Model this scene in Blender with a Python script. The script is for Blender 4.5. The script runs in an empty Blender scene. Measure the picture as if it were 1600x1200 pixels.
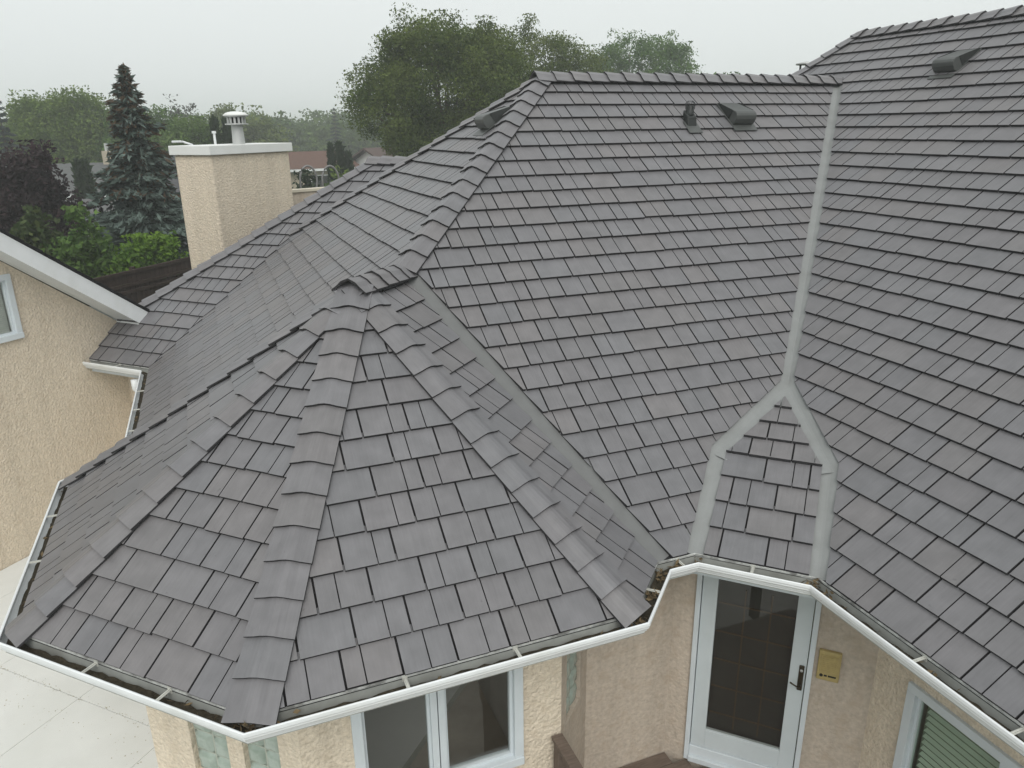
import bpy, math, random
import numpy as np
from mathutils import Vector

# ------------------------------------------------------------------ camera, sky, sun, exposure
S = 3.05                 # metres per survey unit (camera stands 1 unit above the gutter lip)
CAMZ = 7.0
sc = bpy.context.scene
F_PX, PIT, ROL, YAW = 1181.35, 0.32863, -0.01296, 0.37309
_c, _s = math.cos(YAW), math.sin(YAW)
_fw = np.array([_s, _c, 0.]); _rt = np.array([_c, -_s, 0.]); _up = np.array([0, 0, 1.])
CF = _fw * math.cos(PIT) - _up * math.sin(PIT)
_U = _up * math.cos(PIT) + _fw * math.sin(PIT)
CX = _rt * math.cos(ROL) + _U * math.sin(ROL)
CY = _U * math.cos(ROL) - _rt * math.sin(ROL)
cam_data = bpy.data.cameras.new('camera')
cam = bpy.data.objects.new('camera', cam_data)
sc.collection.objects.link(cam)
cam_data.sensor_width = 36.0
cam_data.lens = F_PX / 1600 * 36.0
cam_data.clip_start = 0.05
cam_data.clip_end = 3000
from mathutils import Matrix
cam.matrix_world = Matrix(((CX[0], CY[0], -CF[0], 0), (CX[1], CY[1], -CF[1], 0), (CX[2], CY[2], -CF[2], CAMZ), (0, 0, 0, 1)))
sc.camera = cam

world = bpy.data.worlds.new('World'); sc.world = world; world.use_nodes = True
wn = world.node_tree; wn.nodes.clear()
w_out = wn.nodes.new('ShaderNodeOutputWorld'); w_bg = wn.nodes.new('ShaderNodeBackground')
w_sky = wn.nodes.new('ShaderNodeTexSky'); w_sky.sky_type = 'NISHITA'; w_sky.sun_disc = False
SUN_EL, SUN_AZ = math.radians(46), math.radians(198)
w_sky.sun_elevation = SUN_EL; w_sky.sun_rotation = SUN_AZ
w_sky.air_density = 1.0; w_sky.dust_density = 6.0; w_sky.ozone_density = 1.0
w_hs = wn.nodes.new('ShaderNodeHueSaturation'); w_hs.inputs['Saturation'].default_value = 0.10
w_mix = wn.nodes.new('ShaderNodeMixRGB'); w_mix.inputs['Fac'].default_value = 0.82
w_mix.inputs['Color2'].default_value = (7.55, 7.95, 7.9, 1)      # even overcast cloud sheet
wn.links.new(w_sky.outputs[0], w_hs.inputs['Color']); wn.links.new(w_hs.outputs[0], w_mix.inputs['Color1'])
wn.links.new(w_mix.outputs[0], w_bg.inputs['Color']); w_bg.inputs['Strength'].default_value = 0.127
wn.links.new(w_bg.outputs[0], w_out.inputs['Surface'])

sun_d = bpy.data.lights.new('sun', 'SUN'); sun_d.energy = 1.5; sun_d.angle = math.radians(40); sun_d.color = (1, .97, .92)
sun = bpy.data.objects.new('sun', sun_d); sc.collection.objects.link(sun)
_sd = Vector((math.cos(SUN_EL) * math.sin(SUN_AZ), math.cos(SUN_EL) * math.cos(SUN_AZ), math.sin(SUN_EL)))
sun.rotation_euler = _sd.to_track_quat('Z', 'Y').to_euler()

vs = sc.view_settings; vs.view_transform = 'Standard'; vs.look = 'None'; vs.exposure = 0.0; vs.gamma = 1.0
vs.use_curve_mapping = False
sc.render.engine = 'CYCLES'
sc.cycles.use_denoising = True
sc.cycles.max_bounces = 6; sc.cycles.diffuse_bounces = 3; sc.cycles.glossy_bounces = 3; sc.cycles.transparent_max_bounces = 12
sc.cycles.volume_bounces = 1

RNG = np.random.default_rng(7)
rnd = random.Random(11)
COL = sc.collection
R2 = math.sqrt(2)

# ------------------------------------------------------------------ helpers
def W(p): return np.array([p[0] * S, p[1] * S, CAMZ + p[2] * S])
def ray(px, py): return CF * F_PX + CX * (px - 800) - CY * (py - 600)
def bgp(px, py, D):
    r = ray(px, py); h = math.hypot(r[0], r[1]); return np.array([r[0] / h * D, r[1] / h * D, CAMZ + r[2] / h * D])
def project(P):
    P = np.asarray(P) - np.array([0, 0, CAMZ]); z = P @ CF
    return 800 + F_PX * (P @ CX) / z, 600 - F_PX * (P @ CY) / z
def nrm(v): v = np.asarray(v, float); return v / np.linalg.norm(v)

def tag(o, label=None, cat=None, group=None, kind=None):
    if label: o['label'] = label
    if cat: o['category'] = cat
    if group: o['group'] = group
    if kind: o['kind'] = kind
    return o
def empty(name, loc=(0, 0, 0)):
    o = bpy.data.objects.new(name, None); COL.objects.link(o); o.location = Vector(loc); o.empty_display_size = .2
    return o
def link(name, me, mat=None, parent=None):
    o = bpy.data.objects.new(name, me); COL.objects.link(o)
    if mat is not None and not len(me.materials):
        for m in (mat if isinstance(mat, (list, tuple)) else [mat]): me.materials.append(m)
    if parent is not None:
        o.parent = parent
        q = parent; off = Vector((0, 0, 0))
        while q is not None: off += q.location; q = q.parent
        o.location = -off                   # meshes are written in world coordinates
    return o

class MB:
    """collects faces in world metres"""
    def __init__(s): s.v = []; s.f = []; s.mi = []; s.uv = []
    def add(s, vs_, fs, mi=0, uvs=None):
        b = len(s.v); s.v += [tuple(map(float, q)) for q in vs_]
        s.f += [tuple(b + i for i in f) for f in fs]; s.mi += [mi] * len(fs)
        return s
    def quad(s, a, b, c, d, mi=0): return s.add([a, b, c, d], [(0, 1, 2, 3)], mi)
    def box(s, O, A, N, a0, a1, n0, n1, z0, z1, mi=0, Z=(0, 0, 1)):
        O = np.asarray(O, float); A = np.asarray(A, float); N = np.asarray(N, float); Z = np.asarray(Z, float)
        P = lambda a, n, z: O + a * A + n * N + z * Z
        vs_ = [P(a0, n0, z0), P(a1, n0, z0), P(a1, n1, z0), P(a0, n1, z0), P(a0, n0, z1), P(a1, n0, z1), P(a1, n1, z1), P(a0, n1, z1)]
        return s.add(vs_, [(0, 1, 2, 3), (4, 5, 6, 7), (0, 1, 5, 4), (1, 2, 6, 5), (2, 3, 7, 6), (3, 0, 4, 7)], mi)
    def tube(s, path, rad, seg=8, mi=0, cap=True):
        path = [np.asarray(p, float) for p in path]; n = len(path)
        rad = rad if isinstance(rad, (list, tuple)) else [rad] * n
        rings = []
        for i, p in enumerate(path):
            t = nrm(path[min(i + 1, n - 1)] - path[max(i - 1, 0)])
            a = np.cross(t, [0, 0, 1.]) if abs(t[2]) < .9 else np.cross(t, [1., 0, 0]); a = nrm(a); b = np.cross(t, a)
            rings += [p + rad[i] * (a * math.cos(2 * math.pi * k / seg) + b * math.sin(2 * math.pi * k / seg)) for k in range(seg)]
        fs = []
        for i in range(n - 1):
            for k in range(seg):
                k2 = (k + 1) % seg; fs.append((i * seg + k, i * seg + k2, (i + 1) * seg + k2, (i + 1) * seg + k))
        if cap: fs += [tuple(range(seg)), tuple((n - 1) * seg + k for k in range(seg))]
        return s.add(rings, fs, mi)
    def prism(s, poly, ext, mi=0):
        """closed prism from a 3D polygon and an extrusion vector"""
        n = len(poly); ext = np.asarray(ext, float)
        vs_ = [np.asarray(p, float) for p in poly] + [np.asarray(p, float) + ext for p in poly]
        fs = [tuple(range(n)), tuple(range(n, 2 * n))] + [(i, (i + 1) % n, n + (i + 1) % n, n + i) for i in range(n)]
        return s.add(vs_, fs, mi)
    def lathe(s, c, prof, seg=20, mi=0):
        c = np.asarray(c, float); vs_ = []
        for r, z in prof: vs_ += [c + np.array([r * math.cos(2 * math.pi * k / seg), r * math.sin(2 * math.pi * k / seg), z]) for k in range(seg)]
        fs = []
        for i in range(len(prof) - 1):
            for k in range(seg):
                k2 = (k + 1) % seg; fs.append((i * seg + k, i * seg + k2, (i + 1) * seg + k2, (i + 1) * seg + k))
        return s.add(vs_, fs, mi)
    def build(s, name, mat, parent=None, smooth=False, bevel=0):
        me = bpy.data.meshes.new(name); me.from_pydata(s.v, [], s.f); me.update()
        mats = mat if isinstance(mat, (list, tuple)) else [mat]
        for m in mats: me.materials.append(m)
        if len(mats) > 1: me.polygons.foreach_set('material_index', s.mi)
        fix_normals(me)
        if smooth: me.polygons.foreach_set('use_smooth', [True] * len(me.polygons))
        o = link(name, me, None, parent)
        if bevel:
            b = o.modifiers.new('bevel', 'BEVEL'); b.width = bevel; b.segments = 2; b.limit_method = 'ANGLE'
        return o
import bmesh
def fix_normals(me):
    bm = bmesh.new(); bm.from_mesh(me); bmesh.ops.recalc_face_normals(bm, faces=bm.faces); bm.to_mesh(me); bm.free()

# ------------------------------------------------------------------ materials
MATS = {}
def material(name, color, rough=.7, spec=.3, metal=0., vary=.12, scale=3., bump=0., bscale=30., stretch=(1, 1, 1), color2=None, fac2=(.45, .7), coord='Object', detail=5, bump_dist=.01, bump_stretch=None, drip=0.):
    m = bpy.data.materials.new(name); m.use_nodes = True; nt = m.node_tree; N = nt.nodes; L = nt.links
    b = N['Principled BSDF']; b.inputs['Roughness'].default_value = rough; b.inputs['Metallic'].default_value = metal
    b.inputs['Specular IOR Level'].default_value = spec
    tc = N.new('ShaderNodeNewGeometry') if coord == 'World' else N.new('ShaderNodeTexCoord')
    src = tc.outputs['Position'] if coord == 'World' else tc.outputs[coord]
    mp = N.new('ShaderNodeMapping'); mp.inputs['Scale'].default_value = stretch; L.new(src, mp.inputs['Vector'])
    n1 = N.new('ShaderNodeTexNoise'); n1.inputs['Scale'].default_value = scale; n1.inputs['Detail'].default_value = detail; n1.inputs['Roughness'].default_value = .6
    L.new(mp.outputs[0], n1.inputs['Vector'])
    r1 = N.new('ShaderNodeMapRange'); r1.inputs['From Min'].default_value = .25; r1.inputs['From Max'].default_value = .75
    r1.inputs['To Min'].default_value = 1 - vary; r1.inputs['To Max'].default_value = 1 + vary
    L.new(n1.outputs['Fac'], r1.inputs['Value'])
    mul = N.new('ShaderNodeMixRGB'); mul.blend_type = 'MULTIPLY'; mul.inputs['Fac'].default_value = 1
    mul.inputs['Color1'].default_value = (*color, 1); L.new(r1.outputs[0], mul.inputs['Color2'])
    out = mul.outputs[0]
    if color2 is not None:
        n2 = N.new('ShaderNodeTexNoise'); n2.inputs['Scale'].default_value = scale * .37; n2.inputs['Detail'].default_value = 6
        L.new(mp.outputs[0], n2.inputs['Vector'])
        cr = N.new('ShaderNodeMapRange'); cr.inputs['From Min'].default_value = fac2[0]; cr.inputs['From Max'].default_value = fac2[1]
        L.new(n2.outputs['Fac'], cr.inputs['Value'])
        mx = N.new('ShaderNodeMixRGB'); mx.inputs['Color2'].default_value = (*color2, 1); L.new(cr.outputs[0], mx.inputs['Fac']); L.new(out, mx.inputs['Color1']); out = mx.outputs[0]
    if drip:
        md = N.new('ShaderNodeMapping'); md.inputs['Scale'].default_value = (4.5, 4.5, .28); L.new(src, md.inputs['Vector'])
        nd = N.new('ShaderNodeTexNoise'); nd.inputs['Scale'].default_value = 1.0; nd.inputs['Detail'].default_value = 7; nd.inputs['Roughness'].default_value = .65; L.new(md.outputs[0], nd.inputs['Vector'])
        rd = N.new('ShaderNodeMapRange'); rd.inputs['From Min'].default_value = .42; rd.inputs['From Max'].default_value = .72; rd.inputs['To Min'].default_value = 1.03; rd.inputs['To Max'].default_value = 1 - drip; L.new(nd.outputs['Fac'], rd.inputs['Value'])
        xd = N.new('ShaderNodeMixRGB'); xd.blend_type = 'MULTIPLY'; xd.inputs['Fac'].default_value = 1; L.new(out, xd.inputs['Color1']); L.new(rd.outputs[0], xd.inputs['Color2']); out = xd.outputs[0]
    L.new(out, b.inputs['Base Color'])
    if bump:
        n3 = N.new('ShaderNodeTexNoise'); n3.inputs['Scale'].default_value = bscale; n3.inputs['Detail'].default_value = 4
        if bump_stretch:
            mp2 = N.new('ShaderNodeMapping'); mp2.inputs['Scale'].default_value = bump_stretch; L.new(src, mp2.inputs['Vector']); L.new(mp2.outputs[0], n3.inputs['Vector'])
        else: L.new(mp.outputs[0], n3.inputs['Vector'])
        bp = N.new('ShaderNodeBump'); bp.inputs['Strength'].default_value = bump; bp.inputs['Distance'].default_value = bump_dist
        L.new(n3.outputs['Fac'], bp.inputs['Height']); L.new(bp.outputs[0], b.inputs['Normal'])
    MATS[name] = m
    return m

M_white = material('white_painted_metal', (.74, .76, .77), .45, .4, vary=.05, scale=6, color2=(.62, .63, .60), fac2=(.55, .85))
M_vinyl = material('white_vinyl', (.62, .67, .70), .5, .35, vary=.05, scale=5, color2=(.5, .54, .55), fac2=(.55, .9))
M_trough = material('shaded_gutter_metal', (.33, .34, .32), .55, .35, vary=.15, scale=7, color2=(.22, .22, .20), fac2=(.5, .75))  # inside of the white gutter; the shade it lies in is put into this grey
M_drip = material('pale_drip_edge', (.5, .51, .49), .6, .3, vary=.35, scale=25, color2=(.2, .2, .19), fac2=(.5, .65))
M_strap = material('dull_strap_metal', (.48, .48, .44), .55, .35, vary=.2, scale=20)
M_debris = material('gutter_sludge', (.045, .038, .026), .9, .1, vary=.5, scale=40, bump=.8, bscale=60)
M_leafbit = material('dead_leaves', (.16, .12, .07), .9, .1, vary=.4, scale=30)
M_flash = material('valley_flashing_metal', (.235, .243, .24), .5, .35, vary=.06, scale=9, color2=(.20, .205, .20), fac2=(.5, .8))
M_flash_d = material('weathered_flashing_metal', (.15, .153, .152), .5, .35, vary=.08, scale=9, color2=(.135, .137, .135), fac2=(.5, .8))
M_felt = material('roof_felt', (.022, .021, .022), .95, .1, vary=.2, scale=10)
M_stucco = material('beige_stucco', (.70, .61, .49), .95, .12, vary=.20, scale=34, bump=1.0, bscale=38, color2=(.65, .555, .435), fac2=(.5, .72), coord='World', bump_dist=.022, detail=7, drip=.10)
M_stucco_s = material('fine_shaded_stucco', (.51, .44, .365), .95, .12, vary=.18, scale=26, bump=.8, bscale=34, color2=(.46, .38, .30), fac2=(.5, .75), coord='World', bump_dist=.012, detail=7, drip=.14)  # shade of the recessed entrance walls is worked into this darker stucco
M_blackmetal = material('black_vent_metal', (.022, .025, .024), .5, .4, vary=.2, scale=8)
M_darkgrey = material('dark_grey_vent_metal', (.068, .073, .070), .45, .45, vary=.15, scale=8)
M_steel = material('galvanised_steel', (.48, .49, .48), .45, .5, metal=.3, vary=.1, scale=10, stretch=(1, 1, .3))
M_oldsteel = material('dull_grey_steel', (.20, .20, .20), .5, .4, metal=.3, vary=.15, scale=10)
M_capwhite = material('white_chimney_cap', (.74, .75, .73), .55, .3, vary=.04, scale=4)
M_deckwhite = material('white_deck_membrane', (.70, .71, .69), .75, .2, vary=.05, scale=2.2, color2=(.64, .65, .62), fac2=(.5, .8), coord='World', bump=.1, bscale=20)
M_wood = material('weathered_wood', (.15, .115, .092), .85, .2, vary=.3, scale=7, stretch=(1, 8, 1), bump=.4, bscale=40, coord='World')
M_fence = material('dark_stained_wood', (.045, .032, .027), .9, .15, vary=.35, scale=4, stretch=(4, 4, .6), coord='World')
M_room = material('dim_room', (.62, .61, .58), .9, .1, vary=.1)
M_roomfloor = material('pale_room_floor', (.42, .36, .29), .6, .3, vary=.2)
M_blind = material('pale_blind', (.74, .77, .72), .7, .2, vary=.04)
M_brass = material('dark_brass', (.07, .055, .035), .35, .6, metal=.7, vary=.2, scale=30)
M_intercom = material('yellowed_plastic', (.42, .33, .14), .6, .3, vary=.12, scale=30)
M_ink = material('dark_print', (.03, .028, .025), .7, .1, vary=0)
M_door = material('white_door_paint', (.56, .61, .63), .5, .35, vary=.04, scale=5)
M_muntin = material('brown_muntin', (.12, .085, .055), .7, .2, vary=.1)
M_asphalt = material('dark_shingle_edge', (.03, .03, .032), .95, .1, vary=.3, scale=20)

def glass(name, tint, refl=.9, alpha=.5, rough=.0):
    m = bpy.data.materials.new(name); m.use_nodes = True; nt = m.node_tree; N = nt.nodes; L = nt.links; N.clear()
    o = N.new('ShaderNodeOutputMaterial'); t = N.new('ShaderNodeBsdfTransparent'); t.inputs['Color'].default_value = (*tint, 1)
    g = N.new('ShaderNodeBsdfGlossy'); g.inputs['Roughness'].default_value = rough; g.inputs['Color'].default_value = (refl, refl, refl, 1)
    lw = N.new('ShaderNodeLayerWeight'); pw_ = N.new('ShaderNodeMath'); pw_.operation = 'POWER'; pw_.inputs[1].default_value = 4.0; L.new(lw.outputs['Facing'], pw_.inputs[0]); f = N.new('ShaderNodeMath'); f.operation = 'MULTIPLY_ADD'; f.inputs[1].default_value = .92; f.inputs[2].default_value = .05; L.new(pw_.outputs[0], f.inputs[0])
    x = N.new('ShaderNodeMixShader'); L.new(f.outputs[0], x.inputs[0]); L.new(t.outputs[0], x.inputs[1]); L.new(g.outputs[0], x.inputs[2]); L.new(x.outputs[0], o.inputs['Surface'])
    return m
M_glass = glass('window_glass', (.93, .94, .93)); M_gglass = glass('green_tinted_glass', (.88, .93, .88))
M_dglass = glass('smoky_door_glass', (.84, .84, .82))
M_block = material('glass_block', (.34, .40, .35), .12, .7, vary=.12, scale=14, bump=.5, bscale=18, color2=(.24, .30, .25), coord='World')
M_mortar = material('block_mortar', (.42, .44, .38), .9, .1, vary=.1)

def attr_material(name, rough=.62, spec=.35, streak=True, transl=0.):
    """colour of each piece comes from its own 'tint' attribute; grain along the piece from noise"""
    m = bpy.data.materials.new(name); m.use_nodes = True; nt = m.node_tree; N = nt.nodes; L = nt.links
    b = N['Principled BSDF']; b.inputs['Roughness'].default_value = rough; b.inputs['Specular IOR Level'].default_value = spec
    at = N.new('ShaderNodeAttribute'); at.attribute_name = 'tint'
    out = at.outputs['Color']
    if streak:
        uv = N.new('ShaderNodeUVMap'); mp = N.new('ShaderNodeMapping'); mp.inputs['Scale'].default_value = (60, 3.2, 1); L.new(uv.outputs[0], mp.inputs['Vector'])
        n1 = N.new('ShaderNodeTexNoise'); n1.inputs['Scale'].default_value = 1; n1.inputs['Detail'].default_value = 5; n1.inputs['Roughness'].default_value = .65; L.new(mp.outputs[0], n1.inputs['Vector'])
        r1 = N.new('ShaderNodeMapRange'); r1.inputs['From Min'].default_value = .28; r1.inputs['From Max'].default_value = .72; r1.inputs['To Min'].default_value = .915; r1.inputs['To Max'].default_value = 1.07; L.new(n1.outputs['Fac'], r1.inputs['Value'])
        n2 = N.new('ShaderNodeTexNoise'); n2.inputs['Scale'].default_value = 7; n2.inputs['Detail'].default_value = 6; L.new(uv.outputs[0], n2.inputs['Vector'])
        r2 = N.new('ShaderNodeMapRange'); r2.inputs['From Min'].default_value = .3; r2.inputs['From Max'].default_value = .7; r2.inputs['To Min'].default_value = .88; r2.inputs['To Max'].default_value = 1.1; L.new(n2.outputs['Fac'], r2.inputs['Value'])
        mm = N.new('ShaderNodeMath'); mm.operation = 'MULTIPLY'; L.new(r1.outputs[0], mm.inputs[0]); L.new(r2.outputs[0], mm.inputs[1])
        # sparse dark scuffs and bird-lime specks
        n3 = N.new('ShaderNodeTexNoise'); n3.inputs['Scale'].default_value = 22; n3.inputs['Detail'].default_value = 3; L.new(uv.outputs[0], n3.inputs['Vector'])
        r3 = N.new('ShaderNodeMapRange'); r3.inputs['From Min'].default_value = .70; r3.inputs['From Max'].default_value = .78; r3.inputs['To Min'].default_value = 1; r3.inputs['To Max'].default_value = .72; L.new(n3.outputs['Fac'], r3.inputs['Value'])
        m2 = N.new('ShaderNodeMath'); m2.operation = 'MULTIPLY'; L.new(mm.outputs[0], m2.inputs[0]); L.new(r3.outputs[0], m2.inputs[1])
        mul = N.new('ShaderNodeMixRGB'); mul.blend_type = 'MULTIPLY'; mul.inputs['Fac'].default_value = 1; L.new(out, mul.inputs['Color1']); L.new(m2.outputs[0], mul.inputs['Color2']); out = mul.outputs[0]
        bp = N.new('ShaderNodeBump'); bp.inputs['Strength'].default_value = .35; bp.inputs['Distance'].default_value = .003; L.new(n1.outputs['Fac'], bp.inputs['Height']); L.new(bp.outputs[0], b.inputs['Normal'])
        rr = N.new('ShaderNodeMapRange'); rr.inputs['To Min'].default_value = rough - .12; rr.inputs['To Max'].default_value = rough + .15; L.new(n2.outputs['Fac'], rr.inputs['Value']); L.new(rr.outputs[0], b.inputs['Roughness'])
    L.new(out, b.inputs['Base Color'])
    if transl:
        t = N.new('ShaderNodeBsdfTranslucent'); L.new(out, t.inputs['Color']); x = N.new('ShaderNodeMixShader'); x.inputs[0].default_value = transl
        o = N['Material Output']; L.new(b.outputs[0], x.inputs[1]); L.new(t.outputs[0], x.inputs[2]); L.new(x.outputs[0], o.inputs['Surface'])
    return m
M_tile = attr_material('slate_look_shingle', .46, .55)
M_tile_edge = material('shaded_dirty_shingle_edge', (.036, .035, .037), .8, .2, vary=.3, scale=30)  # butt-line shade and edge dirt are both put into this dark colour
M_leaf = attr_material('foliage', .65, .2, streak=False, transl=.30)
M_needle = attr_material('needles', .7, .2, streak=False, transl=.12)
M_bark = material('bark', (.10, .075, .055), .95, .1, vary=.3, scale=6, stretch=(3, 3, .6), bump=.6, bscale=20)

# ------------------------------------------------------------------ roof geometry in survey units
ZE = -1.00377; INS = 0.03757
eM, TM = 1.30782 + INS, .76775          # slope facing the camera (eave at v = eM)
eR = 1.16452 + INS                      # slope of the right wing (eave at u = eR)
e0, T0 = -.36554 + INS, .73845          # left hip end
P = np.array([.339, 1.981, -.397])      # top of the turret
J = np.array([e0 + (P[2] - ZE) / T0, eM + (P[2] - ZE) / TM, P[2]])
e1 = -.52437 + INS; e2 = .77252 + INS; e3 = 1.15303 + INS; e4 = .27954 + INS; eB = 2.09 - INS
def pt(u, v, z=ZE): return np.array([u, v, z])
c12 = pt(e1, e2 * R2 - e1); c23 = pt(e2 * R2 - e3, e3); c34 = pt(e3 - e4 * R2, e3); c4M = pt(eM - e4 * R2, eM)
cB1 = pt(e1, e1 + eB * R2); cB0 = pt(e0, e0 + eB * R2)
ZR = .172; hR = ZR - ZE
A0 = pt(e0 + hR / T0, eM + hR / TM, ZR)         # main apex
VT = pt(eR + hR / TM, eM + hR / TM, ZR)         # ridge meets right wing
AD = pt(eR + .261 / TM, eM + .261 / TM, ZE + .261)
eD = 1.623 + INS
E1 = pt(eD * R2 - eM, eM); E2 = pt(eR, eD * R2 - eR)
K1 = pt(1.209, eM + .159 / TM, ZE + .159); K2 = pt(eR + .159 / TM, 2.7615 - (eR + .159 / TM), ZE + .159)
uRR = 3.02; zRR = ZE + TM * (uRR - eR)
def onR(u, v): return np.array([u, v, ZE + TM * (u - eR)])
eL, TL = 2.255 + INS, .77
def onL(u, v): return np.array([u, v, ZE + TL * ((u + v) / R2 - eL)])
LV = pt(e0, eL * R2 - e0)                       # foot of the valley left slope / wing
TN = .685
# meeting point of left hip end, wing slope and hidden back slope
_A = np.array([[T0, TN], [T0 - TL / R2, -TL / R2]]); _b = np.array([ZR - ZE + T0 * e0 + TN * A0[1], T0 * e0 - TL * eL])
_q = np.linalg.solve(_A, _b); Q = pt(_q[0], _q[1], ZE + T0 * (_q[0] - e0))
RS = onL(.82, 3.975); qW = 3.135
LW0 = onL((eL - qW) / R2, (eL + qW) / R2); LW1 = onL(3.975 - qW * R2, 3.975)
_vr = A0[1] + (ZR - RS[2]) / TN; RE = pt((RS[0] + RS[1]) - _vr, _vr, RS[2])

house = empty('house', W((1.2, 1.9, -CAMZ / S)))
tag(house, 'beige stucco house with grey slate-look roof, octagonal turret bay and white gutters', 'house')

# ------------------------------------------------------------------ shingled slopes
EXPO, TW = .2325, .334
PAL = np.array([(.138, .135, .139), (.136, .135, .140), (.142, .136, .135), (.133, .134, .139), (.140, .137, .140), (.145, .137, .136), (.136, .131, .134)])
def tile_color(P3):
    n = .5 + .5 * math.sin(P3[0] * .9 + 1.3 * math.sin(P3[1] * .7)) * math.cos(P3[2] * 1.7 + P3[1] * .5)
    w = np.array([1.2, 1, .35 + 1.3 * n, 1.5 - n, 1, .25 + 1.1 * n, .6]); w /= w.sum()
    c = (PAL.mean(0) + .65 * (PAL[RNG.choice(len(PAL), p=w)] - PAL.mean(0))) * [1.12, 1.115, 1.14]
    return c * (1 + RNG.normal(0, .028))
def clip_rect(poly, x0, x1, y0, y1):
    for ax, val, keep in ((0, x0, 1), (0, x1, -1), (1, y0, 1), (1, y1, -1)):
        out = []
        for i in range(len(poly)):
            a, b = poly[i], poly[(i + 1) % len(poly)]
            ia, ib = (a[ax] - val) * keep >= 0, (b[ax] - val) * keep >= 0
            if ia: out.append(a)
            if ia != ib:
                t = (val - a[ax]) / (b[ax] - a[ax]); out.append((a[0] + t * (b[0] - a[0]), a[1] + t * (b[1] - a[1])))
        poly = out
        if len(poly) < 3: return []
    res = []
    for q in poly:
        if not res or math.hypot(q[0] - res[-1][0], q[1] - res[-1][1]) > 1e-4: res.append(q)
    if len(res) > 1 and math.hypot(res[0][0] - res[-1][0], res[0][1] - res[-1][1]) < 1e-4: res.pop()
    return res
def area(poly): return .5 * abs(sum(poly[i][0] * poly[(i + 1) % len(poly)][1] - poly[(i + 1) % len(poly)][0] * poly[i][1] for i in range(len(poly))))
def inset(poly, ins):
    n = len(poly); lines = []
    sgn = 1 if sum(poly[i][0] * poly[(i + 1) % n][1] - poly[(i + 1) % n][0] * poly[i][1] for i in range(n)) > 0 else -1
    for i in range(n):
        a, b = np.array(poly[i]), np.array(poly[(i + 1) % n]); t = nrm(b - a); nn = np.array([-t[1], t[0]]) * sgn
        lines.append((a + nn * ins[i], t))
    res = []
    for i in range(n):
        (p, t), (q, r) = lines[i - 1], lines[i]
        d = t[0] * r[1] - t[1] * r[0]
        if abs(d) < 1e-6: res.append(tuple(q)); continue
        k = ((q - p)[0] * r[1] - (q - p)[1] * r[0]) / d; res.append(tuple(p + t * k))
    return res
TILES = []        # (score, verts, faces, uvs, colour, slope object)
def slope(name, pts, ins=None, tiles=True, expo=EXPO, row0=0, hide=False, start=.018):
    """pts: survey points, the first edge is the eave"""
    w = [W(p) for p in pts]
    o = MB().add(w, [tuple(range(len(w)))]).build(name, M_felt, house)
    X = nrm(w[1] - w[0]); n = np.zeros(3)
    for i in range(len(w)): n += np.cross(w[i], w[(i + 1) % len(w)])
    n = nrm(n)
    if n[2] < 0: n = -n
    Y = np.cross(n, X)
    if Y[2] < 0: Y = -Y
    if not tiles: return o
    O = w[0]; poly = [((p - O) @ X, (p - O) @ Y) for p in w]
    ins = list(ins) if ins else [0] * len(w); ins[0] = start - .006
    poly = inset(poly, ins)
    xs = [p[0] for p in poly]; ys = [p[1] for p in poly]
    rows = int((max(ys) + .03) / expo) + 1; off = 0
    for k in range(rows):
        off += TW * rnd.choice((.36, .5, .64)) + rnd.uniform(-.02, .02)
        y0 = k * expo + start; x = min(xs) - TW - (off % TW)
        while x < max(xs):
            sp = rnd.choice((None, None, .36, .40, .5, .5, .60, .64))
            cuts = [(x + .0070, x + TW - .0070)] if sp is None else [(x + .0070, x + TW * sp - .0040), (x + TW * sp + .0040, x + TW - .0070)]
            jy = rnd.uniform(-.005, .005); jh = rnd.uniform(-.0012, .0018); uo = (rnd.uniform(0, 50), rnd.uniform(0, 50))
            V, Fc, UV, Ei = [], [], [], []; tot = 0; mid = None
            for a, b in cuts:
                if rnd.random() < .25: jy2 = jy + rnd.uniform(-.003, .002)
                else: jy2 = jy
                c = clip_rect(poly, a, b, y0 + jy2, y0 + expo + .05)
                if len(c) < 3 or area(c) < 2e-4: continue
                tot += area(c); mid = c[0]
                if sum(c[i][0] * c[(i + 1) % len(c)][1] - c[(i + 1) % len(c)][0] * c[i][1] for i in range(len(c))) < 0: c = c[::-1]
                top = lambda y: (.036 + jh - (y - y0) / (expo + .05) * .0305)
                bot = lambda y: max(.001, top(y) - .026 if y < y0 + .1 else top(y) - .004)
                m = len(c); base = len(V)
                V += [O + X * q[0] + Y * q[1] + n * top(q[1]) for q in c] + [O + X * q[0] + Y * q[1] + n * bot(q[1]) for q in c]
                UV += [(q[0] + uo[0], q[1] + uo[1]) for q in c] * 2
                Fc.append(tuple(base + i for i in range(m))); Fc.append(tuple(base + m + i for i in range(m))[::-1])
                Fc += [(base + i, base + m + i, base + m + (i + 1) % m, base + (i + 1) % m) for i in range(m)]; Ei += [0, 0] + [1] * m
            if V:
                ctr = O + X * mid[0] + Y * mid[1]
                vis = [project(v) for v in V[:4]]
                cx = sum(q[0] for q in vis) / len(vis); cy = sum(q[1] for q in vis) / len(vis)
                vd = ctr - np.array([0, 0, CAMZ]); dist = np.linalg.norm(vd); cosv = abs(vd @ n) / dist if (vd @ n) < 0 else 0
                score = tot * cosv / dist ** 2 if (-30 < cx < 1630 and -30 < cy < 1230 and not hide) else 0
                TILES.append((score, V, Fc, UV, tile_color(ctr), o, Ei))
            x += TW
    return o

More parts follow.
